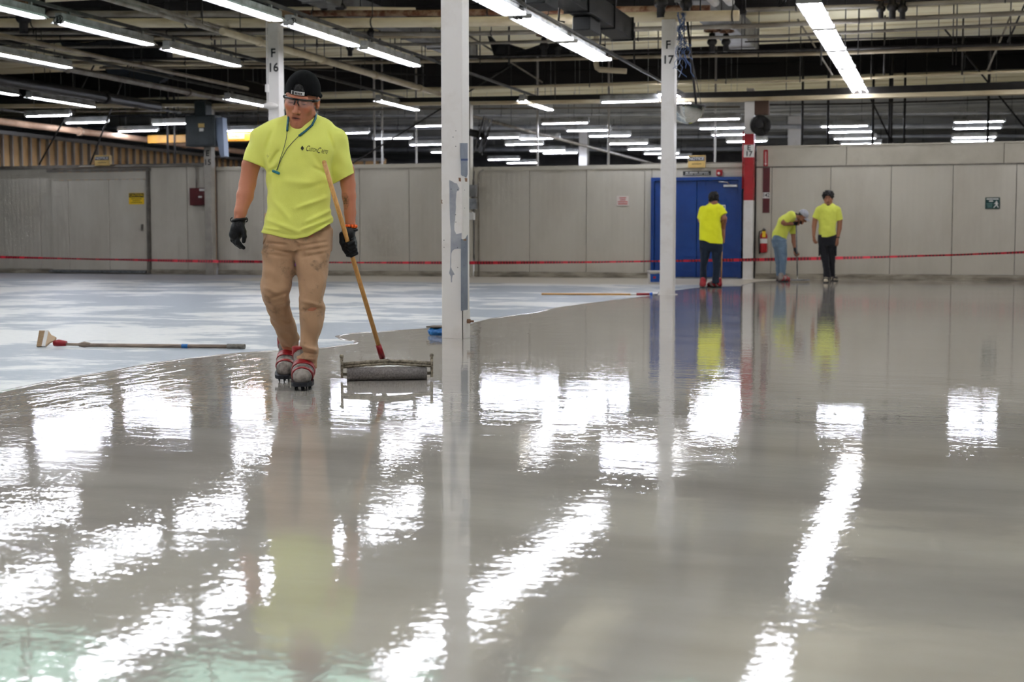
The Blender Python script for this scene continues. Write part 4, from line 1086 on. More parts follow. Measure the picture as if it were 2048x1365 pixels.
folds = [((655, 395), (590, 418), 0.012, -0.009), ((664, 420), (610, 446), 0.012, -0.010), ((665, 436), (600, 462), 0.011, -0.011), ((664, 448), (630, 463), 0.009, -0.010), ((535, 440), (600, 466), 0.013, -0.008),
         ((540, 330), (560, 300), 0.014, 0.008), ((536, 345), (565, 330), 0.012, 0.006), ((660, 350), (625, 335), 0.013, 0.008), ((655, 365), (600, 380), 0.014, 0.005), ((545, 400), (580, 440), 0.014, -0.006), ((620, 300), (650, 345), 0.015, 0.006),
         ((530, 300), (545, 260), 0.012, 0.006), ((668, 300), (655, 262), 0.012, 0.006), ((560, 360), (640, 372), 0.02, -0.005), ((530, 456), (560, 461), 0.006, -0.006)]
folds = [(P_(*a, -0.1), P_(*b, -0.1), w, k) for a, b, w, k in folds]
def shirt_out(P):
    d = loft(P, TR_, 2.35, cap=False)
    tf = 0.0
    for a, b, w, k in folds: d = d + crease(P, a, b, w, k)
    low = np.clip((1.35 - P[:, 2]) / 0.5, 0, 1)
    d = d + 0.009 * low * vnoise(P[:, 0] * 7 + P[:, 2] * 5, P[:, 1] * 7, P[:, 2] * 16 - P[:, 0] * 6, 3) + 0.005 * vnoise(P[:, 0] * 18, P[:, 1] * 14, P[:, 2] * 12, 8)
    wr = 0.009 * vnoise(P[:, 0] * 16 + P[:, 2] * 14, P[:, 1] * 14, P[:, 2] * 8, 5)
    a = np.maximum(rc(P, sl0, sl1, 0.072, 0.079) + wr, ((P - hl[0]) @ hl[1]))
    b = np.maximum(rc(P, sr0, sr1, 0.070, 0.063) + wr, ((P - hr[0]) @ hr[1]))
    d = smin(d, a, 0.022); d = smin(d, b, 0.022)
    return d
def shirt_fn(P):
    o = shirt_out(P)
    hz = np.interp(P[:, 0], HX, HZ) + 0.01 * (P[:, 1] > 0)
    rim = 0.003 * np.exp(-((P[:, 2] - hz - 0.022) / 0.004) ** 2) * (np.abs(P[:, 0]) < 0.24)
    d = np.maximum(o + rim, hz - P[:, 2])
    d = np.maximum(d, -(o + 0.015))
    e = np.sqrt(((P[:, 0] - neckc[0]) / 0.074) ** 2 + ((P[:, 1] - neckc[1]) / 0.078) ** 2) - 1
    d = np.maximum(d, -np.maximum(e * 0.074, neckc[2] + np.clip((P[:, 1] - neckc[1]) * 0.8, -1, 0.02) - P[:, 2] - 0.03))
    d = np.maximum(d, P[:, 2] - 1.60)
    return d
me, _ = sdf_mesh(shirt_fn, (-0.40, -0.20, 0.78), (0.38, 0.20, 1.62), 0.0048, 'tshirt', 1)
shirt = sobj(me, 'tshirt', M_shirt, man)
# collar rib
m_ = MB(); ring = []
bv = BVHTree.FromPolygons([v.co for v in body.data.vertices], [p.vertices[:] for p in body.data.polygons])
for k in range(36):
    a = k * 2 * math.pi / 36
    yy = 0.078 * math.sin(a)
    ring.append(Vector(neckc) + Vector((0.074 * math.cos(a), yy, min(yy * 0.8, 0.02) - 0.004)))
m_.tube(ring, 0.0085, 8, closed=True); m_.build('collar', M_shirt, shirt)
# chest print, laid onto the cloth
sb = BVHTree.FromPolygons([v.co for v in shirt.data.vertices], [p.vertices[:] for p in shirt.data.polygons])
def drape(o, off=0.0015):
    for v in o.data.vertices:
        hit = sb.ray_cast(Vector((v.co.x, -0.6, v.co.z)), Vector((0, 1, 0)))
        v.co.y = (hit[0].y if hit[0] else -0.12) - off
M_print = mat('shirt_print', (38, 44, 16), 0.7)
ld = P_(604.5, 297, -0.1)
tilt = Matrix.Rotation(math.radians(8), 4, 'Y')
for body_, x_, y_, sz_, wd_ in (('C', 614.5, 297.8, 0.046, 0.019), ('USTOM', 625.5, 300.6, 0.029, 0.043), ('C', 637, 301.5, 0.046, 0.019), ('RETE', 648.5, 304.2, 0.029, 0.038)):
    drape(text_mesh(body_, sz_, Matrix.Translation(Vector(P_(x_, y_, -0.1))) @ tilt @ Matrix.Rotation(math.pi / 2, 4, 'X'), M_print, 'chest_lettering', shirt, shear=0.35, extrude=0, width=wd_))
m_ = MB(); a, b = 0.009, 0.0145
lx, lz = ld[0], ld[2]
m_.add([(lx - a, 0, lz), (lx - a * 0.15, 0, lz + b * 0.9), (lx - a * 0.1, 0, lz)], [(0, 1, 2)]).add([(lx + a, 0, lz), (lx + a * 0.1, 0, lz + b), (lx + a * 0.05, 0, lz)], [(0, 1, 2)]).add([(lx - a, 0, lz - 0.001), (lx - a * 0.1, 0, lz - b * 0.95), (lx - a * 0.05, 0, lz - 0.001)], [(0, 1, 2)]).add([(lx + a, 0, lz - 0.001), (lx + a * 0.12, 0, lz - b), (lx + a * 0.1, 0, lz - 0.001)], [(0, 1, 2)])
m_.add([(lx - a * 0.8, 0, lz), (lx, 0, lz + b * 0.8), (lx + a * 0.8, 0, lz), (lx, 0, lz - b * 0.8)], [(0, 1, 2, 3)])
dm = m_.build('diamond_emblem', M_print, shirt); drape(dm)

# --- trousers
tf_ = [((532, 486), (575, 490), 0.008, 0.007), ((534, 496), (580, 506), 0.008, 0.007), ((600, 492), (655, 484), 0.008, 0.007), ((602, 503), (656, 494), 0.008, 0.006), ((604, 515), (655, 505), 0.008, 0.005), ((535, 508), (580, 515), 0.009, 0.005),
       ((525, 575), (560, 588), 0.011, -0.007), ((540, 598), (575, 585), 0.009, 0.007), ((545, 612), (580, 605), 0.009, -0.006), ((560, 640), (590, 655), 0.01, 0.006), ((600, 600), (645, 612), 0.011, -0.006), ((600, 622), (640, 615), 0.009, 0.006),
       ((600, 690), (636, 700), 0.008, -0.007), ((598, 702), (634, 708), 0.008, 0.007), ((590, 714), (630, 718), 0.007, -0.008), ((588, 724), (630, 727), 0.006, 0.006), ((565, 676), (598, 682), 0.008, 0.006)]
tf_ = [(P_(*a, -0.1), P_(*b, -0.1), w, k) for a, b, w, k in tf_]
def pants_fn(P):
    d = smin(loft(P, RL, 2.2), loft(P, RR, 2.2), 0.012)
    d = smin(d, loft(P, hips, 2.3), 0.025)
    for a, b, w, k in tf_: d = d + crease(P, a, b, w, k)
    return d + 0.009 * vnoise(P[:, 0] * 12, P[:, 1] * 12, P[:, 2] * 20, 21) + 0.008 * vnoise(P[:, 0] * 24 + P[:, 2] * 10, P[:, 1] * 24, P[:, 2] * 14, 22)
me, _ = sdf_mesh(pants_fn, (-0.27, -0.34, 0.10), (0.24, 0.44, 1.02), 0.0052, 'trousers', 1)
pants = sobj(me, 'trousers', M_khaki, man)
# side pocket flap and fly seam
for pts_ in ([P_(654, 470, -0.06), P_(657, 490, -0.06), P_(655, 515, -0.07)], [P_(533, 474, -0.07), P_(528, 482, -0.05), P_(527, 488, -0.02)]):
    MB().tube(pts_, 0.005, 6).build('pocket_seam', M_khaki, pants)

# --- gloves
gl = {'palm': [P_(478.5, 444, -0.025), P_(475, 456, -0.03), P_(472, 469, -0.03)]}
fing = [([(475, 471, -0.045), (476, 483, -0.055), (483, 492, -0.055)], 0.0120), ([(474, 473, -0.04), (475, 487, -0.05), (487, 496, -0.05)], 0.013), ([(468, 472, -0.02), (470, 485, -0.03), (481, 495, -0.035)], 0.0125), ([(463.5, 469, 0.0), (465, 481, -0.005), (474, 491, -0.01)], 0.0115)]
thumbL = [P_(483, 451, -0.05), P_(487.5, 463, -0.065), P_(489, 474, -0.07), P_(487.5, 483, -0.068)]
def gloveL(P):
    d = chain(P, gl['palm'], [0.034, 0.033, 0.036], 0.02)
    d = smin(d, ell(P, P_(469, 470, -0.015), (0.024, 0.03, 0.026)), 0.02)
    for pts_, r in fing:
        d = smin(d, chain(P, [P_(*p) for p in pts_], [r * 1.05, r, r * 0.85], 0.005), 0.006)
    d = smin(d, chain(P, thumbL, [0.017, 0.0145, 0.0125, 0.011], 0.006), 0.01)
    return d + 0.0008 * vnoise(P[:, 0] * 80, P[:, 1] * 80, P[:, 2] * 80, 2)
me, _ = sdf_mesh(gloveL, (-0.43, -0.13, 0.75), (-0.28, 0.08, 0.97), 0.0032, 'glove', 1)
g1 = sobj(me, 'glove', M_glove, man)
c = P_(478.5, 440, -0.025)
MB().tube([c + np.array([0.037 * math.cos(a), 0.036 * math.sin(a), 0.006 * math.cos(a)]) for a in [k * math.pi / 12 for k in range(24)]], 0.0075, 6, closed=True).build('glove_cuff', M_glove, g1)
MB().tube([c + np.array([-0.036 - 0.012 * math.sin(t), 0, 0.012 * math.cos(t)]) for t in [k * math.pi / 8 for k in range(9)]], 0.003, 5).build('pull_loop', M_glove, g1)
MB().tube([c + np.array([0.036 + 0.010 * math.sin(t), 0, 0.012 * math.cos(t)]) for t in [k * math.pi / 8 for k in range(9)]], 0.003, 5).build('pull_loop', M_glove, g1)
# pole line, shared by the hand that holds it
POLE_T, POLE_B = P_(648.5, 325, -0.2), P_(766, 721, 0.30)
def pole_at(py):
    lo_, hi_ = 0.0, 1.0
    for _ in range(30):
        m = (lo_ + hi_) / 2; w = S.world(POLE_T + (POLE_B - POLE_T) * m) - CAM
        y = CY - FPX * w.dot(_up) / w.dot(_fw)
        if y < py: lo_ = m
        else: hi_ = m
    return POLE_T + (POLE_B - POLE_T) * lo_
ax = (POLE_B - POLE_T) / np.linalg.norm(POLE_B - POLE_T)
side_ = np.cross(ax, V(0, 1, 0)); side_ /= np.linalg.norm(side_)
if side_[0] < 0: side_ = -side_
back_ = np.cross(side_, ax); back_ = back_ if back_[1] > 0 else -back_
palmR = [P_(702, 458, 0.035), pole_at(474) + back_ * 0.032 + side_ * 0.012, pole_at(492) + back_ * 0.03 + side_ * 0.018]
def gloveR(P):
    d = chain(P, palmR, [0.031, 0.034, 0.034], 0.02)
    for k, py in enumerate((483, 490.5, 498, 505)):
        c0 = pole_at(py); r = [0.0135, 0.014, 0.0135, 0.012][k]
        pts_ = [c0 + back_ * 0.022 + side_ * (0.038 - 0.003 * k), c0 - back_ * 0.018 + side_ * 0.026 + ax * 0.006, c0 - back_ * 0.026 - side_ * 0.004 + ax * 0.008, c0 - back_ * 0.008 - side_ * 0.024 + ax * 0.008]
        d = smin(d, chain(P, pts_, [r * 1.05, r, r * 0.95, r * 0.85], 0.005), 0.004)
    t = [pole_at(470) + back_ * 0.018 - side_ * 0.018, pole_at(482) - side_ * 0.032 + back_ * 0.004, pole_at(494) - side_ * 0.03 - back_ * 0.010, pole_at(501) - side_ * 0.026 - back_ * 0.02]
    d = smin(d, chain(P, t, [0.018, 0.015, 0.0135, 0.011], 0.006), 0.008)
    return d
c0 = pole_at(485)
me, _ = sdf_mesh(gloveR, c0 - 0.12, c0 + 0.12, 0.0032, 'glove', 1)
g2 = sobj(me, 'glove', M_glove, man)
c = P_(702, 462, 0.035)
MB().tube([c + np.array([0.033 * math.cos(a), 0.033 * math.sin(a), 0.005 * math.cos(a)]) for a in [k * math.pi / 12 for k in range(24)]], 0.0085, 6, closed=True).build('glove_cuff', M_glove, g2)
m_ = MB(); c = P_(701, 453, 0.035)
for k in range(12):
    a0 = k * math.pi / 6; a1 = a0 + math.pi / 6 * 0.86
    m_.tube([c + np.array([0.0305 * math.cos(t), 0.0305 * math.sin(t), 0]) for t in (a0, (a0 + a1) / 2, a1)], 0.0115, 6)
tag(m_.build('wristband', mat('orange_wristband', (255, 106, 20), 0.45), man), None, None, None, 'stuff')

# --- cap, worn backwards
def capspace(v): return Vector(fromq(v))
def cap_fn(P):
    q = toq(P)
    o = ell(q, (0, 0.016, 0.055), (0.089, 0.109, 0.103))
    rimz = 0.050 + 0.02 * np.clip(-q[:, 1] / 0.09, -1, 1) - 0.012
    d = np.maximum(o, rimz - q[:, 2])
    d = np.maximum(d, -ell(q, (0, 0.016, 0.055), (0.0805, 0.1005, 0.092)))
    arch = np.linalg.norm(np.stack([q[:, 0] / 0.033, (q[:, 2] - 0.062) / 0.045], 1), axis=1) - 1
    cut = np.maximum(arch * 0.033, q[:, 1] + 0.03); cut = np.maximum(cut, 0.062 - q[:, 2])
    d = smax(d, -cut, 0.003)
    bill = np.maximum(np.abs(ell(q * np.array([1, 1, 1]), (0, 0.10, -0.005), (0.082, 0.11, 0.05))) - 0.005, np.maximum(0.085 - q[:, 1], 0.012 - q[:, 2]))
    return smin(d, bill, 0.004) * HS
me, _ = sdf_mesh(cap_fn, HO - 0.26, HO + 0.26, 0.0042, 'cap', 1)
cap = sobj(me, 'cap', mat('black_cap_cloth', (9, 9, 10), 0.9, rgb2=(14, 14, 15), nscale=20, bump=0.2, bscale=300, spec=0.15), man)
# short black hair filling the cap's opening
m_ = MB(); 
hv = [capspace((x, -math.sqrt(max(0, 1 - (x / 0.084) ** 2 - ((z - 0.055) / 0.102) ** 2)) * 0.1035 + 0.016, z)) for z in np.linspace(0.058, 0.112, 9) for x in np.linspace(-0.036, 0.036, 9)]
m_.add(hv, [(i * 9 + j, i * 9 + j + 1, (i + 1) * 9 + j + 1, (i + 1) * 9 + j) for i in range(8) for j in range(8)], True)
ho = m_.build('hair', mat('black_hair', (16, 14, 13), 0.5, bump=0.5, bscale=200), man)
so = ho.modifiers.new('t', 'SOLIDIFY'); so.thickness = 0.006
# strap with the white woven label
def band(x0, x1, z0, z1, off, m, name, par, n=10):
    vs_ = []
    for lay in (0, 0.002):
        for z in (z0, z1):
            for k in range(n + 1):
                x = x0 + (x1 - x0) * k / n
                y = 0.016 - math.sqrt(max(0.0, 1 - (x / 0.089) ** 2 - ((z - 0.055) / 0.108) ** 2)) * 0.109 - off - lay
                vs_.append(capspace((x, y, z)))
    w = n + 1; fs_ = []
    for k in range(n):
        fs_ += [(k, k + 1, w + k + 1, w + k), (2 * w + k, 3 * w + k, 3 * w + k + 1, 2 * w + k + 1), (k, 2 * w + k, 2 * w + k + 1, k + 1), (w + k, w + k + 1, 3 * w + k + 1, 3 * w + k)]
    fs_ += [(0, w, 3 * w, 2 * w), (n, 2 * w + n, 3 * w + n, w + n)]
    return MB().add(vs_, fs_).build(name, m, par)
band(-0.046, 0.046, 0.052, 0.072, 0.0005, MATS['black_cap_cloth'], 'cap_strap', cap)
M_lab = mat('woven_label', (222, 220, 216), 0.7)
M_labink = mat('label_ink', (60, 58, 58), 0.7)
lb = band(-0.035, 0.033, 0.0535, 0.071, 0.003, M_lab, 'woven_label', cap)
band(-0.0305, -0.019, 0.0545, 0.070, 0.0055, M_labink, 'label_mark', lb, 3)
for k in range(5):
    band(-0.013 + k * 0.0075, -0.0085 + k * 0.0075, 0.057, 0.0672, 0.0055, M_labink, 'label_mark', lb, 2)
# --- safety glasses
M_frame = mat('black_frame', (16, 14, 14), 0.3)
lens = bpy.data.materials.new('clear_lens'); lens.use_nodes = True
b = lens.node_tree.nodes['Principled BSDF']; b.inputs['Base Color'].default_value = (0.75, 0.76, 0.8, 1); b.inputs['Roughness'].default_value = 0.06; b.inputs['Alpha'].default_value = 0.16
MATS['clear_lens'] = lens
def wrap(x, z, e=0.0): return capspace((x, -0.108 - e + (x / 0.082) ** 2 * 0.062, z))
xs = np.linspace(-0.074, 0.074, 23)
gr = MB(); gr.tube([wrap(x, 0.034 - 0.006 * (x / 0.07) ** 2) for x in xs], 0.0058, 6); gr.tube([wrap(-0.009, 0.032), wrap(-0.006, 0.02, 0.006), wrap(-0.013, 0.006, 0.0)], 0.0042, 6); gr.tube([wrap(0.009, 0.032), wrap(0.006, 0.02, 0.006), wrap(0.013, 0.006, 0.0)], 0.0042, 6)
gs = gr.build('safety_glasses', M_frame, man)
for s in (-1, 1):
    x = np.linspace(0.010, 0.073, 10) * s
    lo_ = [wrap(t, -0.006 + 0.010 * ((abs(t) - 0.04) / 0.035) ** 2) for t in x]; hi_ = [wrap(t, 0.031) for t in x]
    le = MB().add(lo_ + hi_, [(k, k + 1, 10 + k + 1, 10 + k) for k in range(9)], True).build('lens', lens, gs)
    MB().tube([wrap(s * 0.073, 0.026), capspace((s * 0.084, -0.03, 0.022)), capspace((s * 0.087, 0.03, 0.016))], [0.010, 0.008, 0.004], 6).build('temple_arm', M_frame, gs)
# --- corded neckband
M_band = mat('teal_band', (24, 74, 92), 0.4, rgb2=(30, 110, 124), nscale=20)
nb = empty('neckband_earplugs', S.R, S.rz, 'teal neckband with corded earplugs hanging over the walking man\'s chest', 'earplugs')
def onshirt(x, y, off=0.008):
    p = P_(x, y, -0.1); h = sb.ray_cast(Vector((p[0], -0.6, p[2])), Vector((0, 1, 0)))
    return np.array([p[0], (h[0].y if h[0] else p[1]) - off, p[2]])
bp1 = [P_(612, 232, 0.10), P_(592, 229, 0.085), P_(579, 228, 0.02), P_(576.5, 236, -0.075), onshirt(575.5, 246), onshirt(574.5, 256), onshirt(574.5, 262)]
bp2 = [P_(612, 232, 0.10), P_(625, 229, 0.075), P_(632, 229, 0.01), P_(631, 237, -0.07), onshirt(624, 250), onshirt(611, 262), onshirt(598, 272)]
MB().tube(bp1, 0.0065, 8).build('band_arm', M_band, nb); MB().tube(bp2, 0.0065, 8).build('band_arm', M_band, nb)
MB().tube([onshirt(574.5, 262), onshirt(572, 280, 0.005), onshirt(567, 300, 0.005), onshirt(560, 320, 0.005), onshirt(555, 341, 0.006)], 0.0016, 5).build('cord', mat('dark_cord', (40, 60, 60), 0.5), nb)
MB().tube([onshirt(598, 272), onshirt(586, 284, 0.005), onshirt(574, 298, 0.005), onshirt(563, 318, 0.005), onshirt(553, 341, 0.006)], 0.0016, 5).build('cord', MATS['dark_cord'], nb)
for a, b in (((546, 342), (553, 345)), ((553, 345), (559, 348))):
    MB().tube([onshirt(*a, 0.012), onshirt(*b, 0.012)], [0.0085, 0.0065], 8).build('ear_plug', mat('teal_plug', (20, 120, 132), 0.35), nb)

# --- spiked shoes
def shoe(ankle, toe, heelz, wid, name='spiked_shoe', flat=True):
    """ankle and toe points on the ground plane"""
    a, t = np.asarray(ankle), np.asarray(toe); f = t - a; L = np.linalg.norm(f); f = f / L; s = np.array([f[1], -f[0], 0]); up = V(0, 0, 1)
    pitch = math.atan2(heelz, 0.3)
    fd = f * math.cos(pitch) - up * math.sin(pitch) ; u2 = up * math.cos(pitch) + f * math.sin(pitch)
    o = t - fd * 0.30 + up * 0.028       # heel of the sole plate
    def tl(P): q = P - o; return np.stack([q @ s, q @ fd, q @ u2], 1)
    def base(q):
        d = chain(q, [V(0, 0.05, 0.06), V(0, 0.15, 0.062), V(0, 0.238, 0.046)], [0.046, 0.054, 0.05], 0.03)
        d = smin(d, chain(q, [V(0, 0.06, 0.07), V(0, 0.055, 0.19)], [0.052, 0.058], 0.03), 0.05)
        return np.maximum(d, np.maximum(0.018 - q[:, 2], q[:, 2] - 0.2))
    def shoe_f(P): q = tl(P); return base(q) + 0.002 * vnoise(q[:, 0] * 50, q[:, 1] * 50, q[:, 2] * 50, 9)
    lo_ = np.minimum(a, t) - 0.2; hi_ = np.maximum(a, t) + 0.2; lo_[2] = -0.02; hi_[2] = 0.34
    me, _ = sdf_mesh(shoe_f, lo_, hi_, 0.004, name, 1)
    sh = sobj(me, name, M_shoe, man)
    for k, (c0, c1) in enumerate(((-0.115, -0.068), (-0.022, 0.034), (0.075, 0.098))):
        def st(P):
            q = tl(P); w = q[:, 1] * 0.72 - q[:, 2] * 0.72 - 0.012 + 0.06 * np.abs(q[:, 0])
            return np.maximum(base(q) - 0.006, np.maximum(c0 - w, w - c1))
        me, _ = sdf_mesh(st, lo_, hi_, 0.004, 'strap', 1); sobj(me, 'strap', M_strap, sh)
    M4 = Matrix(((s[0], fd[0], u2[0], o[0]), (s[1], fd[1], u2[1], o[1]), (s[2], fd[2], u2[2], o[2]), (0, 0, 0, 1)))
    out_ = []
    for k in range(24):
        an = k * 2 * math.pi / 24; y = 0.15 + 0.165 * math.sin(an); w = 0.05 + 0.012 * (y / 0.3)
        out_.append((wid * w * (1 if math.cos(an) > 0 else -1) * abs(math.cos(an)) ** 0.6, y))
    sm = MB().prism(out_, 'z', 0.0, 0.02).mesh('sole_plate', M_sole); sm.transform(M4); so_ = bpy.data.objects.new('sole_plate', sm); col.objects.link(so_); so_.parent = sh
    sp = MB().cyl((0, 0, 0.0), (0, 0, -0.026), 0.0055, 6, 0.003).mesh('spike', M_sole)
    for y in (0.02, 0.09, 0.16, 0.23, 0.29):
        for x in (-0.038, 0.0, 0.038):
            o_ = inst(sp, 'spike', sh); o_.matrix_local = M4 @ Matrix.Translation((x * (0.7 if y > 0.28 else 1), y, 0))
    return sh
fl = on_z(603, 784); bl = on_z(568, 768)
def to_local(w): w = w - S.R; return np.array([w.dot(S.b), w.dot(S.a), 0.0])
shoe(to_local(fl) + V(0.015, 0.28, 0), to_local(fl), 0.0, 1.12)
shoe(to_local(bl) + V(0.03, 0.28, 0), to_local(bl), 0.035, 1.12)

# --- the long-handled roller he pulls
M_wood = mat('varnished_pole', (216, 164, 92), 0.4, rgb2=(196, 142, 76), nscale=3, stretch=(30, 30, 1.2))
M_nap = mat('loaded_roller_nap', (150, 144, 140), 0.8, rgb2=(124, 118, 116), nscale=90, bump=0.8, bscale=220)
M_frm = mat('paint_caked_frame', (158, 148, 128), 0.6, rgb2=(104, 96, 82), nscale=40, bump=0.6, bscale=120)
rollL, rollR = on_z(694, 763), on_z(855, 763)
rr_ = empty('floor_roller', S.R, S.rz, 'long-handled wide floor roller held by the walking man', 'paint roller')
rl_, rr2 = to_local(rollL), to_local(rollR)
ctr = (rl_ + rr2) / 2; hw = (rr2[0] - rl_[0]) / 2; ctr[1] = (rl_[1] + rr2[1]) / 2 + 0.02
pt = POLE_B - ax * 0.0
MB().tube([POLE_T, POLE_T + (POLE_B - POLE_T) * 0.5, POLE_B - ax * 0.08], [0.0125, 0.0135, 0.0135], 12).build('pole', M_wood, rr_)
MB().ball(tuple(POLE_T), 0.0125, 10, 6).build('pole_tip', M_wood, rr_)
MB().tube([POLE_B - ax * 0.11, POLE_B - ax * 0.02], [0.0165, 0.019], 10).build('grip_sleeve', M_strap, rr_)
MB().tube([POLE_B - ax * 0.03, POLE_B + ax * 0.03], 0.014, 8).build('threaded_socket', M_frm, rr_)
zr = 0.043
MB().cyl((ctr[0] - hw, ctr[1], zr), (ctr[0] + hw, ctr[1], zr), 0.0395, 24).build('roller_sleeve', M_nap, rr_)
bar = [(ctr[0] - hw - 0.035, ctr[1] + 0.0, 0.10), (ctr[0] - hw * 0.5, ctr[1] + 0.0, 0.112), (ctr[0], ctr[1], 0.118), (ctr[0] + hw * 0.5, ctr[1], 0.112), (ctr[0] + hw + 0.035, ctr[1], 0.10)]
fm = MB()
for i in range(len(bar) - 1):
    fm.tube([bar[i], bar[i + 1]], 0.0105, 8)
fb = MB().tube(bar, 0.0115, 8).build('frame_bar', M_frm, rr_)
MB().tube([(p[0], p[1] - 0.01, p[2] - 0.016) for p in bar], 0.0075, 8).build('frame_bar', M_frm, rr_)
for s in (-1, 1):
    x = ctr[0] + s * (hw + 0.03)
    e = MB(); e.prism([(ctr[1] - 0.02, 0.02), (ctr[1] + 0.02, 0.02), (ctr[1] + 0.022, 0.10), (ctr[1] + 0.012, 0.128), (ctr[1] - 0.012, 0.128), (ctr[1] - 0.022, 0.10)], 'x', x - 0.007, x + 0.007)
    e.cyl((x, ctr[1], 0.12), (x, ctr[1], 0.145), 0.009, 8); e.ball((x, ctr[1], 0.148), 0.013, 8, 6)
    e.build('end_bracket', M_frm, rr_)
    MB().cyl((x - s * 0.004, ctr[1], zr), (x - s * 0.04, ctr[1], zr), 0.009, 8).build('axle', M_frm, rr_)
jb = MB(); jb.tube([tuple(POLE_B + ax * 0.02), (ctr[0], ctr[1], 0.118)], [0.014, 0.016], 8); jb.build('swivel_joint', M_frm, rr_)
# ================================================================== the three workers by the blue door
def K(x, y): return (1280 + x / 4.654, 320 + y / 4.654)      # a sighting grid over the group
M_shirt2 = cloth_mat('hi_vis_shirt_bright', (234, 236, 44), (222, 224, 34), nscale=4)
M_shirt3 = cloth_mat('hi_vis_shirt_lime', (228, 234, 100), (216, 222, 88), nscale=4, stain=(160, 172, 70), sthr=(0.66, 0.75))
M_navy = cloth_mat('navy_trousers', (34, 44, 58), (26, 34, 46), nscale=5)
M_jean = cloth_mat('washed_jeans', (112, 134, 154), (84, 104, 126), nscale=6, stain=(150, 164, 176), sthr=(0.55, 0.7))
M_blackp = cloth_mat('black_cargo', (38, 38, 42), (28, 28, 32), nscale=5)
M_hairb = mat('black_hair_curly', (18, 14, 12), 0.6, bump=0.8, bscale=70)
def figure(name, base, label, skin, head, neck, torso, legs, arms, sleeves, hands, hem, shirt_m, pants_m, hips, hairline=None, beard=0.0, lo=(-0.6, -0.45), hi=(0.6, 0.45), h=0.0075, hat=None, hair=None, torso_chain=None, seed=0):
    st = Stage(*K(*base), name, label); Q = lambda x, y, dy=0.0: st.P(*K(x, y), dy)
    def rows(l): return smooth_rows([st.row(K(0, py)[1], K(xl, 0)[0], K(xr, 0)[0], dy, b) for py, xl, xr, dy, b in l])
    HOx, R, hs = Q(*head[0]), rot3(*[math.radians(a) for a in head[1]]), head[2]
    tq = lambda P: ((P - HOx) @ R) / hs
    fq = lambda v: HOx + R @ (np.asarray(v, float) * hs)
    LG = [rows(l) for l in legs]; HP = rows(hips)
    TRW = rows(torso) if torso else None
    TC = ([Q(*p) for p in torso_chain[0]], torso_chain[1]) if torso_chain else None
    AR = [([Q(*p) for p in a], r) for a, r in arms]
    SL_ = [([Q(*p) for p in a], r) for a, r in sleeves]
    def trunk(P, e=0.0):
        d = None
        if TRW: d = loft(P, grow(TRW, e), 2.3, cap=False)
        if TC: d = chain(P, TC[0], [r - e for r in TC[1]], 0.05)
        return d
    def bodyf(P):
        d = head_fn(tq(P)) * hs
        d = smin(d, chain(P, [fq((0, 0.03, -0.05)), Q(*neck)], [0.056, 0.065], 0.02), 0.02)
        t_ = trunk(P, 0.04)
        if TRW: t_ = np.maximum(t_, np.maximum(P[:, 2] - (Q(*neck)[2] + 0.02), HP[0][0] + 0.08 - P[:, 2]))
        d = smin(d, t_, 0.03)
        for a, r in AR: d = smin(d, chain(P, a, r), 0.015)
        for l in LG: d = smin(d, loft(P, grow(l, 0.018)), 0.02)
        for hd in hands:
            d = smin(d, hand_fn(P, Q(*hd['w']), hd['D'], hd['N'], hd.get('s', 1.0), hd.get('curl', (25, 30, 20)), hd.get('grip', False), hd.get('side', 1)), 0.012)
        return d
    L0 = (lo[0], lo[1], 0.02); H0 = (hi[0], hi[1], 1.9)
    me, vv = sdf_mesh(bodyf, L0, H0, min(h, 0.006), 'body', 1)
    q = tq(vv); tn = head_tint(q, np.array(lin(skin)), beard=beard, hairline=hairline)
    far_ = np.linalg.norm(vv - HOx, axis=1) > 0.2; tn[far_] = lin(skin)
    for hd in hands:
        if hd.get('glove'):
            w_ = Q(*hd['w']); m = rc(vv, w_, w_ + V(*hd['D']) / np.linalg.norm(hd['D']) * 0.13, 0.046, 0.06) < 0; tn[m] = (0.012, 0.012, 0.014)
    paint(me, tn); sobj(me, 'body', M_skin, st.root)
    HX_ = np.array([Q(*p)[0] for p in hem]); HZ_ = np.array([Q(*p)[2] for p in hem])
    NZ = Q(*neck)[2]
    def shirtf(P):
        d = trunk(P)
        if TRW: d = smax(d, P[:, 2] - NZ - 0.05, 0.02)
        d = d + 0.008 * vnoise(P[:, 0] * 9 + P[:, 2] * 5, P[:, 1] * 9, P[:, 2] * 12 + P[:, 0] * 6, 40 + seed) + 0.004 * vnoise(P[:, 0] * 20, P[:, 1] * 20, P[:, 2] * 20, 50 + seed)
        for a, r in SL_:
            e = chain(P, a, r, 0.02); ax_ = a[-1] - a[-2]; ax_ = ax_ / np.linalg.norm(ax_)
            d = smin(d, np.maximum(e, (P - a[-1]) @ ax_), 0.03)
        d = np.maximum(d, np.interp(P[:, 0], HX_, HZ_) - P[:, 2])
        return smax(d, -(np.linalg.norm(P - (Q(*neck) + (fq((0, 0.02, -0.1)) - Q(*neck)) * 0.75), axis=1) - 0.075), 0.006)
    me, _ = sdf_mesh(shirtf, (L0[0], L0[1], 0.6), H0, h, 'tshirt', 1); sh = sobj(me, 'tshirt', shirt_m, st.root)
    def pantf(P):
        d = loft(P, LG[0], 2.2)
        for l in LG[1:]: d = smin(d, loft(P, l, 2.2), 0.012)
        d = smin(d, loft(P, HP, 2.3), 0.03)
        return d + 0.007 * vnoise(P[:, 0] * 13, P[:, 1] * 13, P[:, 2] * 19, 60 + seed)
    me, _ = sdf_mesh(pantf, (L0[0], L0[1], 0.03), (H0[0], H0[1], 1.15), h, 'trousers', 1); sobj(me, 'trousers', pants_m, st.root)
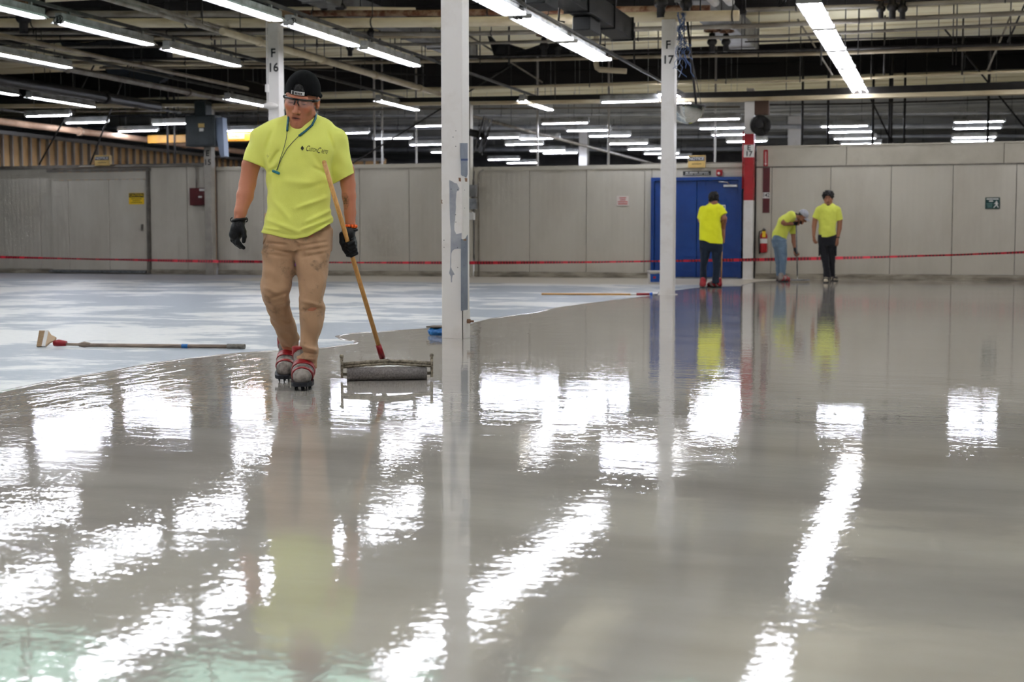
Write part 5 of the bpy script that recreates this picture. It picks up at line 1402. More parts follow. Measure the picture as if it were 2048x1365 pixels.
    if hair:
        def hairf(P):
            q = tq(P); d = ell(q, hair[0], hair[1])
            d = np.maximum(d, -ell(q, hair[2], hair[3])) if len(hair) > 2 else d
            return d * hs + 0.014 * vnoise(P[:, 0] * 38, P[:, 1] * 38, P[:, 2] * 38, 70 + seed) + 0.006 * vnoise(P[:, 0] * 90, P[:, 1] * 90, P[:, 2] * 90, 71)
        me, _ = sdf_mesh(hairf, HOx - 0.26, HOx + 0.26, 0.006, 'hair', 1); sobj(me, 'hair', M_hairb, st.root)
    if hat:
        def hatf(P):
            q = tq(P); d = np.maximum(ell(q, (0, 0.016, 0.055), (0.088, 0.108, 0.102)), 0.045 - q[:, 2]); d = np.maximum(d, -ell(q, (0, 0.016, 0.055), (0.080, 0.1, 0.095)))
            bl_ = np.maximum(np.abs(q[:, 2] - 0.045 - 6 * q[:, 0] ** 2 * -1 - 0.1 * (q[:, 1] + 0.1)) - 0.005, np.maximum(np.sqrt((q[:, 0] / 0.075) ** 2 + ((q[:, 1] + 0.09) / 0.085) ** 2) * 0.075 - 0.075, q[:, 1] + 0.07))
            return smin(d, bl_, 0.006) * hs
        me, _ = sdf_mesh(hatf, HOx - 0.28, HOx + 0.28, 0.0055, 'cap', 1); sobj(me, 'cap', hat, st.root)
    return st, Q, sh
def simple_shoe(st, toe, heel, m, m2, name='shoe'):
    t, a = np.asarray(toe, float), np.asarray(heel, float); f = (t - a); f[2] = 0; L = np.linalg.norm(f); f /= L; s = np.array([f[1], -f[0], 0]); o = np.array([a[0], a[1], 0.0])
    def tl(P): q = P - o; return np.stack([q @ s, q @ f, q[:, 2]], 1)
    def ff(P):
        q = tl(P); d = chain(q, [V(0, 0.05, 0.06), V(0, L * 0.6, 0.06), V(0, L - 0.05, 0.05)], [0.046, 0.05, 0.045], 0.03)
        d = smin(d, rc(q, V(0, 0.06, 0.07), V(0, 0.06, 0.14), 0.048, 0.05), 0.04); return np.maximum(d, 0.014 - q[:, 2])
    lo_ = np.minimum(o, t) - 0.12; hi_ = np.maximum(o, t) + 0.12; lo_[2] = -0.01; hi_[2] = 0.24
    me, _ = sdf_mesh(ff, lo_, hi_, 0.006, name, 1); sh = sobj(me, name, m, st.root)
    def sf(P):
        q = tl(P); w = q[:, 1] * 0.8 - q[:, 2] * 0.6
        return np.maximum(ff(P) - 0.005, np.minimum(np.abs(w - 0.02) - 0.022, np.abs(w - 0.12) - 0.02))
    me, _ = sdf_mesh(sf, lo_, hi_, 0.006, 'strap', 1); sobj(me, 'strap', m2, sh)
    out_ = [(0.055 * math.copysign(abs(math.cos(k * math.pi / 10)) ** 0.6, math.cos(k * math.pi / 10)), L / 2 + (L / 2 + 0.01) * math.sin(k * math.pi / 10)) for k in range(20)]
    pts_ = [(o[0] + s[0] * x + f[0] * y, o[1] + s[1] * x + f[1] * y) for x, y in out_]
    MB().prism(pts_, 'z', 0.0, 0.022).build('sole_plate', M_sole, sh)
    return sh

# ---- worker seen from behind at the blue door
w1, Q1, _ = figure('person', (660, 1190), 'worker in bright yellow shirt and navy trousers facing away towards the blue door', (150, 100, 76),
    ((684, 378, 0.05), (200, 22, 0), 1.02), (682, 425, 0.02),
    [(395, 655, 712, 0.03, 0.06), (412, 628, 740, 0.02, 0.09), (440, 590, 768, 0.0, 0.12), (480, 566, 770, 0.0, 0.135), (520, 556, 760, 0.0, 0.14), (570, 552, 754, 0.0, 0.145), (640, 549, 760, 0.0, 0.148), (720, 547, 768, 0.0, 0.148), (790, 548, 770, 0.0, 0.145)],
    [[(770, 555, 665, 0.0, 0.11), (850, 560, 655, 0.0, 0.105), (920, 562, 640, 0.0, 0.095), (1000, 560, 622, 0.02, 0.08), (1080, 558, 620, 0.04, 0.075), (1145, 556, 625, 0.05, 0.075)],
     [(770, 655, 768, 0.0, 0.11), (850, 664, 764, 0.0, 0.105), (920, 672, 758, -0.02, 0.095), (1000, 682, 752, -0.04, 0.08), (1080, 676, 745, -0.05, 0.075), (1150, 668, 740, -0.06, 0.075)]],
    [([(752, 470, 0.0), (782, 545, -0.03), (778, 575, 0.05), (772, 640, 0.12), (778, 715, 0.10)], [0.05, 0.052, 0.05, 0.04, 0.03]),
     ([(580, 480, 0.02), (566, 560, 0.05), (590, 620, 0.18)], [0.055, 0.048, 0.04])],
    [([(745, 462, 0.0), (778, 515, -0.02)], [0.075, 0.078]), ([(590, 470, 0.0), (568, 550, 0.04)], [0.08, 0.07])],
    [dict(w=(779, 722, 0.10), D=(0.0, 0.1, -1), N=(-1, 0.2, 0), curl=(50, 70, 40), grip=True, side=1)],
    [(540, 745), (600, 752), (650, 775), (770, 785), (800, 785)], M_shirt2, M_navy,
    [(740, 560, 764, 0.0, 0.12), (800, 557, 766, 0.0, 0.125), (850, 560, 762, 0.0, 0.11)],
    hairline=lambda q: np.maximum(np.minimum(q[:, 2] + 0.05, q[:, 1] + 0.02), q[:, 2] - 0.055), hair=((0, 0.03, 0.05), (0.088, 0.1, 0.098), (0, -0.09, -0.03), (0.08, 0.08, 0.09)), seed=1)
g = lambda st, x, y: (lambda w: np.array([(w - st.R).dot(st.b), (w - st.R).dot(st.a), 0.0]))(on_z(*K(x, y)))
simple_shoe(w1, g(w1, 585, 1188) + V(0, 0.2, 0), g(w1, 585, 1195), M_strap, M_shoe)
simple_shoe(w1, g(w1, 715, 1190) + V(-0.16, 0.13, 0), g(w1, 722, 1192) + V(0.06, 0, 0), M_strap, M_shoe)
pl = tag(MB().cyl(Q1(768, 590, 0.13), Q1(754, 1172, -0.02), 0.0125, 8).build('squeegee_pole', M_wood), 'wooden tool pole held by the worker facing the blue door', 'pole')
pl.location = w1.R; pl.rotation_euler = (0, 0, w1.rz)

# ---- worker bending over a flat rake, in profile
glv = dict(glove=True)
w2, Q2, _ = figure('person', (1310, 1130), 'worker in lime shirt, washed jeans and grey cap bending over a flat spreader', (156, 104, 78),
    ((1512, 532, 0.0), (68, 40, 0), 1.0), (1440, 520, 0.0), None,
    [[(745, 1222, 1350, 0.03, 0.085), (800, 1236, 1345, 0.04, 0.085), (870, 1252, 1335, 0.05, 0.082), (940, 1258, 1330, 0.05, 0.075), (1010, 1264, 1325, 0.05, 0.07), (1080, 1268, 1325, 0.05, 0.07)],
     [(745, 1240, 1365, -0.08, 0.085), (800, 1262, 1368, -0.08, 0.085), (870, 1290, 1370, -0.08, 0.082), (940, 1300, 1366, -0.08, 0.075), (1010, 1300, 1360, -0.08, 0.07), (1070, 1298, 1356, -0.08, 0.07)]],
    [([(1405, 525, -0.17), (1335, 585, -0.2), (1345, 592, -0.22), (1420, 596, -0.12)], [0.05, 0.046, 0.046, 0.032]),
     ([(1425, 560, 0.15), (1425, 690, 0.14), (1430, 760, 0.08), (1442, 830, 0.0)], [0.05, 0.045, 0.04, 0.03])],
    [([(1410, 520, -0.15), (1345, 575, -0.19)], [0.085, 0.068]), ([(1425, 540, 0.14), (1422, 690, 0.14)], [0.085, 0.065])],
    [dict(w=(1424, 594, -0.1), D=(1, 0.5, 0.12), N=(0.4, -1, 0), curl=(55, 75, 40), grip=True, side=-1, s=1.1, **glv), dict(w=(1444, 836, 0.0), D=(0.25, -0.1, -1), N=(0.4, -1, 0), curl=(45, 60, 40), grip=True, side=1, s=1.1, **glv)],
    [(1150, 725), (1215, 735), (1290, 755), (1366, 778), (1420, 760), (1520, 760)], M_shirt3, M_jean,
    [(700, 1236, 1348, -0.01, 0.13), (750, 1225, 1358, -0.02, 0.14), (810, 1236, 1362, -0.02, 0.125)],
    hat=mat('grey_cap_cloth', (176, 178, 186), 0.8, rgb2=(150, 152, 160), nscale=12), torso_chain=([(1290, 752, 0.0), (1300, 690, 0.0), (1350, 590, 0.0), (1405, 530, 0.0)], [0.135, 0.135, 0.145, 0.115]),
    hairline=lambda q: np.minimum(q[:, 2] - (0.03 - 0.6 * np.clip(q[:, 1], 0, 1)), q[:, 1] - 0.0), seed=2)
simple_shoe(w2, g(w2, 1350, 1122) + V(0.08, 0.03, 0), g(w2, 1275, 1125), M_shoe, M_strap)
simple_shoe(w2, g(w2, 1370, 1135) + V(0.04, 0.03, 0), g(w2, 1295, 1138), M_shoe, M_strap)
rk = empty('floor_spreader', w2.R, w2.rz, 'flat spreader with a steel pole held by the bending worker', 'spreader')
fr_ = g(w2, 1400, 1140); fr2 = g(w2, 1580, 1140)
MB().cyl(Q2(1452, 540, -0.05), (Q2(1465, 1085, -0.05)), 0.013, 8).build('pole', M_steel, rk)
pc = Q2(1465, 1085, -0.05)
MB().cyl(pc, (pc[0], fr_[1] + 0.02, 0.05), 0.012, 8).build('pole_socket', M_steel, rk)
MB().bevbox(((fr_[0] + fr2[0]) / 2, fr_[1] + 0.03, 0.045), (fr2[0] - fr_[0], 0.04, 0.03), 0.006).build('blade_holder', M_steel, rk)
MB().bevbox(((fr_[0] + fr2[0]) / 2, fr_[1] - 0.02, 0.012), (fr2[0] - fr_[0] - 0.03, 0.22, 0.012), 0.004).build('blade', M_frm, rk)
MB().cyl((fr_[0] - 0.04, fr_[1], 0.05), (fr_[0] - 0.01, fr_[1], 0.05), 0.05, 14).build('guide_wheel', M_strap, rk)

# ---- worker standing and looking at the camera
w3, Q3, s3 = figure('person', (1755, 1145), 'curly-haired worker in yellow shirt and black cargo trousers standing by the wall', (164, 112, 84),
    ((1752, 366, 0.0), (-6, 4, -4), 1.02), (1752, 430, 0.03),
    [(402, 1712, 1790, 0.03, 0.06), (415, 1690, 1812, 0.02, 0.085), (440, 1662, 1842, 0.01, 0.115), (475, 1650, 1850, 0.0, 0.13), (520, 1660, 1832, 0.0, 0.135), (580, 1664, 1826, 0.0, 0.14), (650, 1664, 1824, 0.0, 0.142), (730, 1660, 1824, 0.0, 0.14)],
    [[(700, 1658, 1745, 0.0, 0.11), (780, 1662, 1742, 0.0, 0.11), (860, 1672, 1748, 0.0, 0.105), (940, 1692, 1762, -0.02, 0.09), (1010, 1704, 1770, -0.04, 0.08), (1095, 1706, 1778, -0.05, 0.08)],
     [(700, 1738, 1824, 0.0, 0.11), (780, 1740, 1822, 0.02, 0.11), (860, 1745, 1820, 0.05, 0.105), (940, 1752, 1816, 0.09, 0.09), (1010, 1760, 1814, 0.12, 0.08), (1090, 1764, 1816, 0.14, 0.08)]],
    [([(1664, 475, 0.0), (1630, 555, 0.02), (1620, 620, 0.02), (1618, 700, -0.02)], [0.052, 0.05, 0.044, 0.031]), ([(1836, 475, 0.0), (1860, 560, 0.02), (1856, 640, 0.02), (1838, 728, -0.02)], [0.052, 0.05, 0.044, 0.031])],
    [([(1670, 470, 0.0), (1632, 545, 0.01)], [0.082, 0.068]), ([(1832, 470, 0.0), (1858, 562, 0.01)], [0.082, 0.066])],
    [dict(w=(1618, 706, -0.03), D=(0.12, -0.05, -1), N=(0.75, 0.6, 0), side=-1), dict(w=(1837, 734, -0.03), D=(-0.05, -0.05, -1), N=(-0.75, 0.6, 0), side=1)],
    [(1600, 718), (1660, 718), (1740, 722), (1825, 700), (1900, 690)], M_shirt3, M_blackp,
    [(690, 1668, 1818, 0.0, 0.115), (730, 1664, 1820, 0.0, 0.12), (800, 1664, 1820, 0.0, 0.11)],
    beard=0.9, hairline=lambda q: q[:, 2] - 0.075 + 0.5 * np.clip(-q[:, 1], -1, 0), hair=((0, 0.02, 0.075), (0.112, 0.118, 0.098), (0, -0.11, -0.01), (0.082, 0.1, 0.085)), seed=3)
M_slip = mat('cream_slipper', (208, 196, 172), 0.6, rgb2=(60, 52, 44), nscale=16, thr=(0.5, 0.6))
simple_shoe(w3, g(w3, 1728, 1148), g(w3, 1735, 1148) + V(0.0, 0.26, 0), M_slip, M_black)
simple_shoe(w3, g(w3, 1812, 1132) + V(0.03, 0, 0), g(w3, 1795, 1132) + V(-0.02, 0.24, 0), M_slip, M_black)
c = Q3(1838, 722, -0.02)
MB().tube([c + np.array([0.034 * math.cos(a), 0.034 * math.sin(a), 0]) for a in [k * math.pi / 8 for k in range(16)]], 0.012, 6, closed=True).build('wristwatch', M_black, w3.root)
for s_, x in ((-1, 1668), (1, 1824)):
    p = Q3(x, 850, 0.0); MB().bevbox(p, (0.03, 0.16, 0.19), 0.012).build('cargo_pocket', M_blackp, w3.root)
# ================================================================== things on the walls
def sign(x0, y0, x1, y1, m, name, label, v=WV - 0.012, th=0.006, cat='sign'):
    a, b = on_v(x0, y1, v), on_v(x1, y0, v)
    r = empty(name, ((a.x + b.x) / 2, v, (a.z + b.z) / 2), label=label, cat=cat)
    w, h = b.x - a.x, b.z - a.z
    MB().bevbox((0, 0.0, 0), (w, th, h), min(0.002, th / 3)).build('plate', m, r)
    return r, w, h, -th / 2 - 0.0015
def strip_on(r, x, z, w, h, y, m, name): return MB().b2((x - w / 2, y, z - h / 2), (x + w / 2, y + 0.002, z + h / 2)).build(name, m, r)
def word(r, t, x, z, size, y, m, width=None): return text_mesh(t, size, facing((x, y, z)), m, 'lettering', r, width=width, bold=0.02)
M_sy = mat('sign_yellow', (236, 196, 24), 0.5); M_sw = mat('sign_white', (226, 224, 218), 0.5); M_sg = mat('sign_green', (18, 62, 58), 0.5); M_sb = mat('sign_black', (24, 28, 28), 0.5)
M_sred = mat('sign_red_ink', (188, 40, 40), 0.5); M_sblue = mat('sign_blue', (20, 78, 160), 0.5); M_card = mat('yellow_card', (222, 190, 120), 0.6, rgb2=(206, 172, 100), nscale=4); M_navyink = mat('navy_ink', (32, 44, 78), 0.6)
# caution sign on the sliding door
r, w, h, y = sign(258, 386, 288, 409, M_sy, 'caution_sign', 'yellow and black caution sign on the sliding door', v=WV - 0.072)
strip_on(r, 0, h * 0.29, w * 0.96, h * 0.36, y, M_sb, 'header_band'); word(r, 'CAUTION', 0, h * 0.29, 0.085, y - 0.002, M_sy, w * 0.86)
for k, ww in enumerate((0.7, 0.5, 0.74)): strip_on(r, 0, h * (-0.02 - 0.16 * k), w * ww, h * 0.055, y, M_sb, 'text_line')
# notice boxes standing on the wall tops
for x0, y0, x1, y1, v, lab in ((192, 311, 221, 332, WV - 0.03, 'yellow notice box on the wall top above the sliding door'), (1377, 311, 1411, 336, WV - 0.04, 'yellow notice box on the partition above the blue door')):
    r, w, h, y = sign(x0, y0, x1, y1, M_card, 'notice_box', lab, v=v, th=0.12)
    strip_on(r, 0, h * 0.22, w * 0.94, h * 0.34, y, M_navyink, 'header_band'); word(r, 'NOTICE', 0, h * 0.22, 0.08, y - 0.002, M_sw, w * 0.86); strip_on(r, 0, -h * 0.2, w * 0.55, h * 0.05, y, M_sb, 'text_line')
    strip_on(r, 0, h * 0.45, w, h * 0.05, y, M_card, 'lid_lip')
# door signs
r, w, h, y = sign(1366, 342, 1422, 351, M_sb, 'door_sign', 'black name sign with white lettering above the blue door')
for xx, ww in ((-0.36, 0.1), (-0.12, 0.3), (0.24, 0.34)): strip_on(r, w * xx, h * 0.16, w * ww, h * 0.26, y, M_sw, 'text_line')
for xx, ww in ((-0.28, 0.28), (0.05, 0.3), (0.34, 0.2)): strip_on(r, w * xx, -h * 0.24, w * ww, h * 0.14, y, M_sw, 'text_line')
r, w, h, y = sign(1441, 410, 1451, 422, M_sw, 'door_notice', 'small white and blue notice on the right blue door leaf', v=WV - 0.05)
strip_on(r, 0, 0, w * 0.7, h * 0.6, y, M_sblue, 'blue_field'); MB().cyl((0, y - 0.001, 0.02), (0, y - 0.003, 0.02), 0.014, 10).box((0, y - 0.001, -0.02), (0.03, 0.003, 0.05)).build('person_symbol', M_sw, r)
r, w, h, y = sign(1233, 392, 1258, 412, mat('sign_pinkish', (216, 206, 196), 0.5), 'wall_notice', 'pale notice with red lettering left of the blue door')
for k in range(4): strip_on(r, 0, h * (0.3 - 0.2 * k), w * (0.55, 0.45, 0.8, 0.75)[k], h * 0.09, y, M_sred, 'text_line')
r, w, h, y = sign(1970, 395, 2000, 418, M_sg, 'exit_route_sign', 'dark green sign with a walking figure on the right wall')
strip_on(r, -w * 0.2, h * 0.36, w * 0.42, h * 0.09, y, M_sw, 'text_line'); strip_on(r, w * 0.22, h * 0.36, w * 0.38, h * 0.09, y, M_sw, 'text_line'); strip_on(r, -w * 0.1, h * 0.18, w * 0.28, h * 0.09, y, M_sw, 'text_line')
for k in range(3): strip_on(r, -w * 0.2, -h * (0.05 + 0.14 * k), w * (0.42 - 0.06 * k), h * 0.05, y, mat('sign_green_pale', (110, 150, 144), 0.5), 'text_line')
wf = MB(); cx = w * 0.27
wf.cyl((cx, y - 0.002, h * 0.12), (cx, y + 0.001, h * 0.12), 0.016, 10)
wf.build('figure_head', M_sw, r)
wf = MB().prism([(cx - 0.02, h * 0.06), (cx + 0.018, h * 0.06), (cx + 0.04, -h * 0.1), (cx + 0.03, -h * 0.12), (cx + 0.018, 0), (cx + 0.018, -h * 0.16), (cx + 0.05, -h * 0.4), (cx + 0.034, -h * 0.42), (cx, -h * 0.2), (cx - 0.045, -h * 0.42), (cx - 0.06, -h * 0.4), (cx - 0.014, -h * 0.14), (cx - 0.02, -0.005), (cx - 0.04, -h * 0.1), (cx - 0.05, -h * 0.08)], 'y', y - 0.002, y + 0.001); wf.build('figure_body', M_sw, r)
# extinguisher marker strips and sign
r, w, h, y = sign(1527, 300, 1536, 333, M_red, 'extinguisher_sign', 'narrow red fire extinguisher arrow sign on the upper wall')
for k in range(8): strip_on(r, 0, h * (0.36 - 0.08 * k), w * 0.3, h * 0.045, y, M_sw, 'text_line')
MB().prism([(0, -h * 0.46), (w * 0.3, -h * 0.32), (w * 0.12, -h * 0.32), (w * 0.12, -h * 0.26), (-w * 0.12, -h * 0.26), (-w * 0.12, -h * 0.32), (-w * 0.3, -h * 0.32)], 'y', y, y + 0.002).build('arrow', M_sw, r)
r, w, h, y = sign(1525, 335, 1540, 426, M_maroon, 'marker_panel', 'dark red marker strip numbered 142 above the fire extinguisher')
strip_on(r, 0, -h * 0.115, w, h * 0.13, y, M_sw, 'number_plate'); word(r, '142', 0, -h * 0.115, 0.12, y - 0.002, M_ink, w * 0.86)
# fire extinguisher
c = on_v(1527, 506, WV - 0.1); r = empty('fire_extinguisher', (c.x, WV - 0.1, c.z), label='red fire extinguisher with yellow tag hung on the wall', cat='extinguisher')
MB().lathe([(0.0, -0.0), (0.07, 0.005), (0.078, 0.03), (0.078, 0.36), (0.065, 0.40), (0.03, 0.43), (0.024, 0.45), (0.0, 0.45)], n=18).build('cylinder', M_red, r)
MB().lathe([(0.0788, 0.2), (0.0788, 0.3)], n=18).build('instruction_label', M_sw, r)
MB().lathe([(0.025, 0.44), (0.03, 0.45), (0.03, 0.49), (0.018, 0.5), (0, 0.5)], n=12).build('valve_head', M_blk, r)
MB().tube([(0, -0.02, 0.49), (0.02, -0.06, 0.53), (0.03, -0.1, 0.52)], 0.01, 6).build('squeeze_handle', M_chrome, r)
MB().tube([(-0.02, -0.02, 0.47), (-0.09, -0.03, 0.45), (-0.10, -0.03, 0.3), (-0.088, -0.03, 0.06), (-0.08, -0.03, -0.02)], [0.011, 0.012, 0.012, 0.014, 0.02], 8).build('hose', M_blk, r)
MB().b2((-0.02, -0.088, 0.33), (0.05, -0.078, 0.46)).build('inspection_tag', M_sy, r)
MB().b2((-0.03, 0.07, 0.3), (0.03, 0.1, 0.5)).build('wall_bracket', M_steel, r)
# fire alarm over the door, card reader
r, w, h, y = sign(1433, 340, 1445, 352, M_red, 'fire_alarm', 'small red fire alarm horn above the blue door', th=0.07, cat='alarm')
MB().cyl((-0.01, y, -0.01), (-0.01, y - 0.02, -0.01), 0.028, 12).build('strobe_lens', M_sw, r)
MB().tube([(w / 2, 0.02, 0), (0.35, 0.02, 0.0), (0.5, 0.02, 0.0)], 0.012, 6).build('conduit', M_trim, r)
r, w, h, y = sign(1486, 428, 1491, 442, M_sb, 'card_reader', 'small black card reader between the blue door and red column', v=WV - 0.02, th=0.03, cat='card reader')
MB().b2((-0.012, y - 0.002, 0.02), (0.012, y + 0.001, 0.04)).build('indicator', M_sw, r)
# maroon fire-alarm cabinet by column E 15
r, w, h, y = sign(382, 376, 417, 411, M_maroon, 'alarm_cabinet', 'maroon metal cabinet on the wall beside the E 15 column', v=WV - 0.075, th=0.12, cat='cabinet')
MB().b2((-w * 0.45, y - 0.004, -h * 0.45), (w * 0.45, y + 0.001, h * 0.45)).build('cabinet_door', M_maroon, r)
strip_on(r, w * 0.22, h * 0.38, w * 0.32, h * 0.12, y - 0.006, M_sw, 'name_label'); strip_on(r, w * 0.1, -h * 0.02, w * 0.2, h * 0.1, y - 0.006, M_sw, 'name_label')
MB().tube([(-w * 0.2, 0.02, h / 2), (-w * 0.2, 0.02, h / 2 + 0.42), (-w * 0.24, 0.02, h / 2 + 0.5), (-w * 0.5, 0.02, h / 2 + 0.53), (-3.3, 0.02, h / 2 + 0.55)], 0.02, 8).build('conduit', M_gpipe, r)
MB().tube([(w * 0.28, 0.02, h / 2), (w * 0.28, 0.02, h / 2 + 0.7), (w * 0.34, 0.0, h / 2 + 0.8), (w * 0.5, -0.02, h / 2 + 0.84)], 0.018, 8).build('conduit', M_maroon, r)
# switch boxes on column E 16
for x0, y0, x1, y1, lab, m in ((938, 370, 953, 394, 'grey square switch box on the E 16 column', M_duct2), (937, 397, 953, 419, 'grey rounded switch box below another on the E 16 column', M_steel), (938, 425, 949, 440, 'small white outlet on the E 16 column', M_sw)):
    r, w, h, y = sign(x0, y0, x1, y1, m, 'switch_box', lab, v=30.14, th=0.1, cat='switch box')
    MB().bevbox((0, y, 0), (w * 0.7, 0.01, h * 0.7), 0.003).build('cover', m, r)
    MB().cyl((0, 0, h / 2), (0, 0, h / 2 + 0.12), 0.012, 6).build('conduit', M_gpipe, r)
tag(MB().tube([(0, 0, 0), (0, 0, 2.3), (0.03, 0, 2.36), (0.12, 0, 2.4)], 0.018, 8).build('wall_conduit', M_gpipe, None, (on_v(958, 450, WV).x, WV - 0.03, 0.0)), 'grey conduit running down the wall beside the E 16 column', 'conduit')
tag(MB().tube([(0, 0, 0.0), (0, 0, 1.2)], 0.016, 8).build('wall_conduit', M_red, None, (on_v(1488, 450, 30.25).x - 0.03, 30.2, 1.9)), 'red conduit clipped along the left side of the red column', 'conduit')
# ---- red barrier tape
tape_px = [(-60, 513), (0, 514.5), (200, 519), (420, 523), (700, 525.5), (960, 526), (1200, 524.5), (1300, 523), (1500, 520), (1700, 516), (1900, 510.5), (2048, 505), (2150, 501)]
TP = [on_v(x, y, 29.75) for x, y in tape_px]
def tape_mat():
    m = bpy.data.materials.new('barrier_tape'); m.use_nodes = True; nt = m.node_tree; N = nt.nodes; Lk = nt.links
    tc = N.new('ShaderNodeTexCoord'); sp = N.new('ShaderNodeSeparateXYZ'); Lk.new(tc.outputs['Object'], sp.inputs[0])
    def mth(op, a, b=None):
        x = N.new('ShaderNodeMath'); x.operation = op
        for k, c in enumerate((a, b)):
            if c is None: continue
            if isinstance(c, (int, float)): x.inputs[k].default_value = c
            else: Lk.new(c, x.inputs[k])
        return x.outputs[0]
    fr = mth('FRACT', mth('MULTIPLY', sp.outputs['X'], 1.9)); word_ = mth('MULTIPLY', mth('GREATER_THAN', fr, 0.22), mth('GREATER_THAN', mth('FRACT', mth('MULTIPLY', sp.outputs['X'], 15.0)), 0.28))
    mx = N.new('ShaderNodeMix'); mx.data_type = 'RGBA'; mx.inputs[6].default_value = lin((224, 40, 62)) + (1,); mx.inputs[7].default_value = lin((44, 14, 20)) + (1,)
    Lk.new(mth('MULTIPLY', word_, 0.75), mx.inputs[0]); Lk.new(mx.outputs[2], N['Principled BSDF'].inputs['Base Color']); N['Principled BSDF'].inputs['Roughness'].default_value = 0.4
    return m
m_ = MB(); n = 60; vs_ = []; xs_ = np.linspace(TP[0].x, TP[-1].x, n); zs_ = np.interp(xs_, [p.x for p in TP], [p.z for p in TP])
for dv in (-0.001, 0.001):
    for s in (-1, 1):
        for k in range(n): vs_.append((xs_[k], 29.75 + dv + 0.012 * s * math.sin(k * 0.55), zs_[k] + s * 0.034 * (0.75 + 0.25 * math.cos(k * 0.41))))
fs_ = []
for k in range(n - 1): fs_ += [(k, k + 1, n + k + 1, n + k), (2 * n + k, 3 * n + k, 3 * n + k + 1, 2 * n + k + 1), (k, 2 * n + k, 2 * n + k + 1, k + 1), (n + k, n + k + 1, 3 * n + k + 1, 3 * n + k)]
tag(m_.add(vs_, fs_).build('barrier_tape', tape_mat()), 'long red barrier tape with dark lettering strung across before the partition', 'barrier tape')
# stanchions outside the frame hold the tape ends
for p, lab in ((TP[0], 'slim post holding the left end of the red tape'), (TP[-1], 'slim post holding the right end of the red tape')):
    r = empty('tape_post', (p.x, 29.75, 0), label=lab, cat='post'); MB().cyl((0, 0, 0.03), (0, 0, 0.75), 0.02, 10).build('pole', M_steel, r); MB().lathe([(0, 0), (0.16, 0), (0.16, 0.015), (0.03, 0.04), (0, 0.04)], n=18).build('foot', M_blk, r)

# ================================================================== things at the columns and in the roof space
# convex mirror dome by F 17
c = on_v(1374, 213, 21.65); R = 0.275
r = empty('mirror_dome', c, label='half-dome convex mirror hanging beside the F 17 column', cat='mirror')
prof = [(R * math.cos(t), -R * 0.98 * math.sin(t)) for t in np.linspace(0, math.pi / 2, 12)]
MB().lathe(prof, n=32).build('dome', mat('mirror_acrylic', (214, 218, 216), 0.04, 1.0), r)
MB().lathe([(R, -0.012), (R + 0.014, -0.012), (R + 0.014, 0.012), (R, 0.012)], n=32).build('rim', M_blk, r)
MB().cyl((0, 0, 0.0), (0, 0, 0.012), R, 24).build('back_plate', M_white, r)
for s in (-1, 1): MB().tube([(s * R * 0.8, 0, 0.01), (s * 0.05, 0, 0.8), (s * 0.05, 0, roof_z(21.65) - c.z)], 0.006, 5).build('hanging_wire', M_blk, r)
# white antenna dome on a drop conduit by F 16
c = on_v(541, 212, 20.7)
r = empty('antenna_dome', c, label='white dome antenna on a drop conduit beside the F 16 column', cat='antenna')
MB().ball((0, 0, 0), (0.12, 0.12, 0.055), 20, 10).build('dome', M_white, r)
MB().tube([(-0.055, 0, 0.03), (-0.055, 0, 1.3), (-0.03, 0, 1.4)], 0.012, 8).build('drop_conduit', M_white, r)
MB().bevbox((-0.055, 0, 0.28), (0.05, 0.05, 0.12), 0.006).build('junction_box', M_white, r)
# blue cable bundle at F 17
m_ = None
c = on_v(1362, 100, 21.1); r = empty('cable_bundle', c, label='tangled bundle of blue cables hanging beside the F 17 column head', cat='cables')
for k in range(12):
    a = random.uniform(0, 6.28); pth = []
    for t in range(14):
        f = t / 13; pth.append((0.05 * math.sin(a + t * random.uniform(0.5, 0.9)) + random.uniform(-0.02, 0.02) + 0.10 * f * f * (k % 3 - 0.6), 0.04 * math.cos(a + t * 0.8), 0.55 - 0.95 * f * (0.6 + 0.4 * (k % 4) / 3)))
    MB().tube(pth, 0.006, 5).build('cable', mat('blue_cable', (66, 92, 140), 0.5) if k % 3 else mat('pale_cable', (150, 160, 180), 0.5), r)
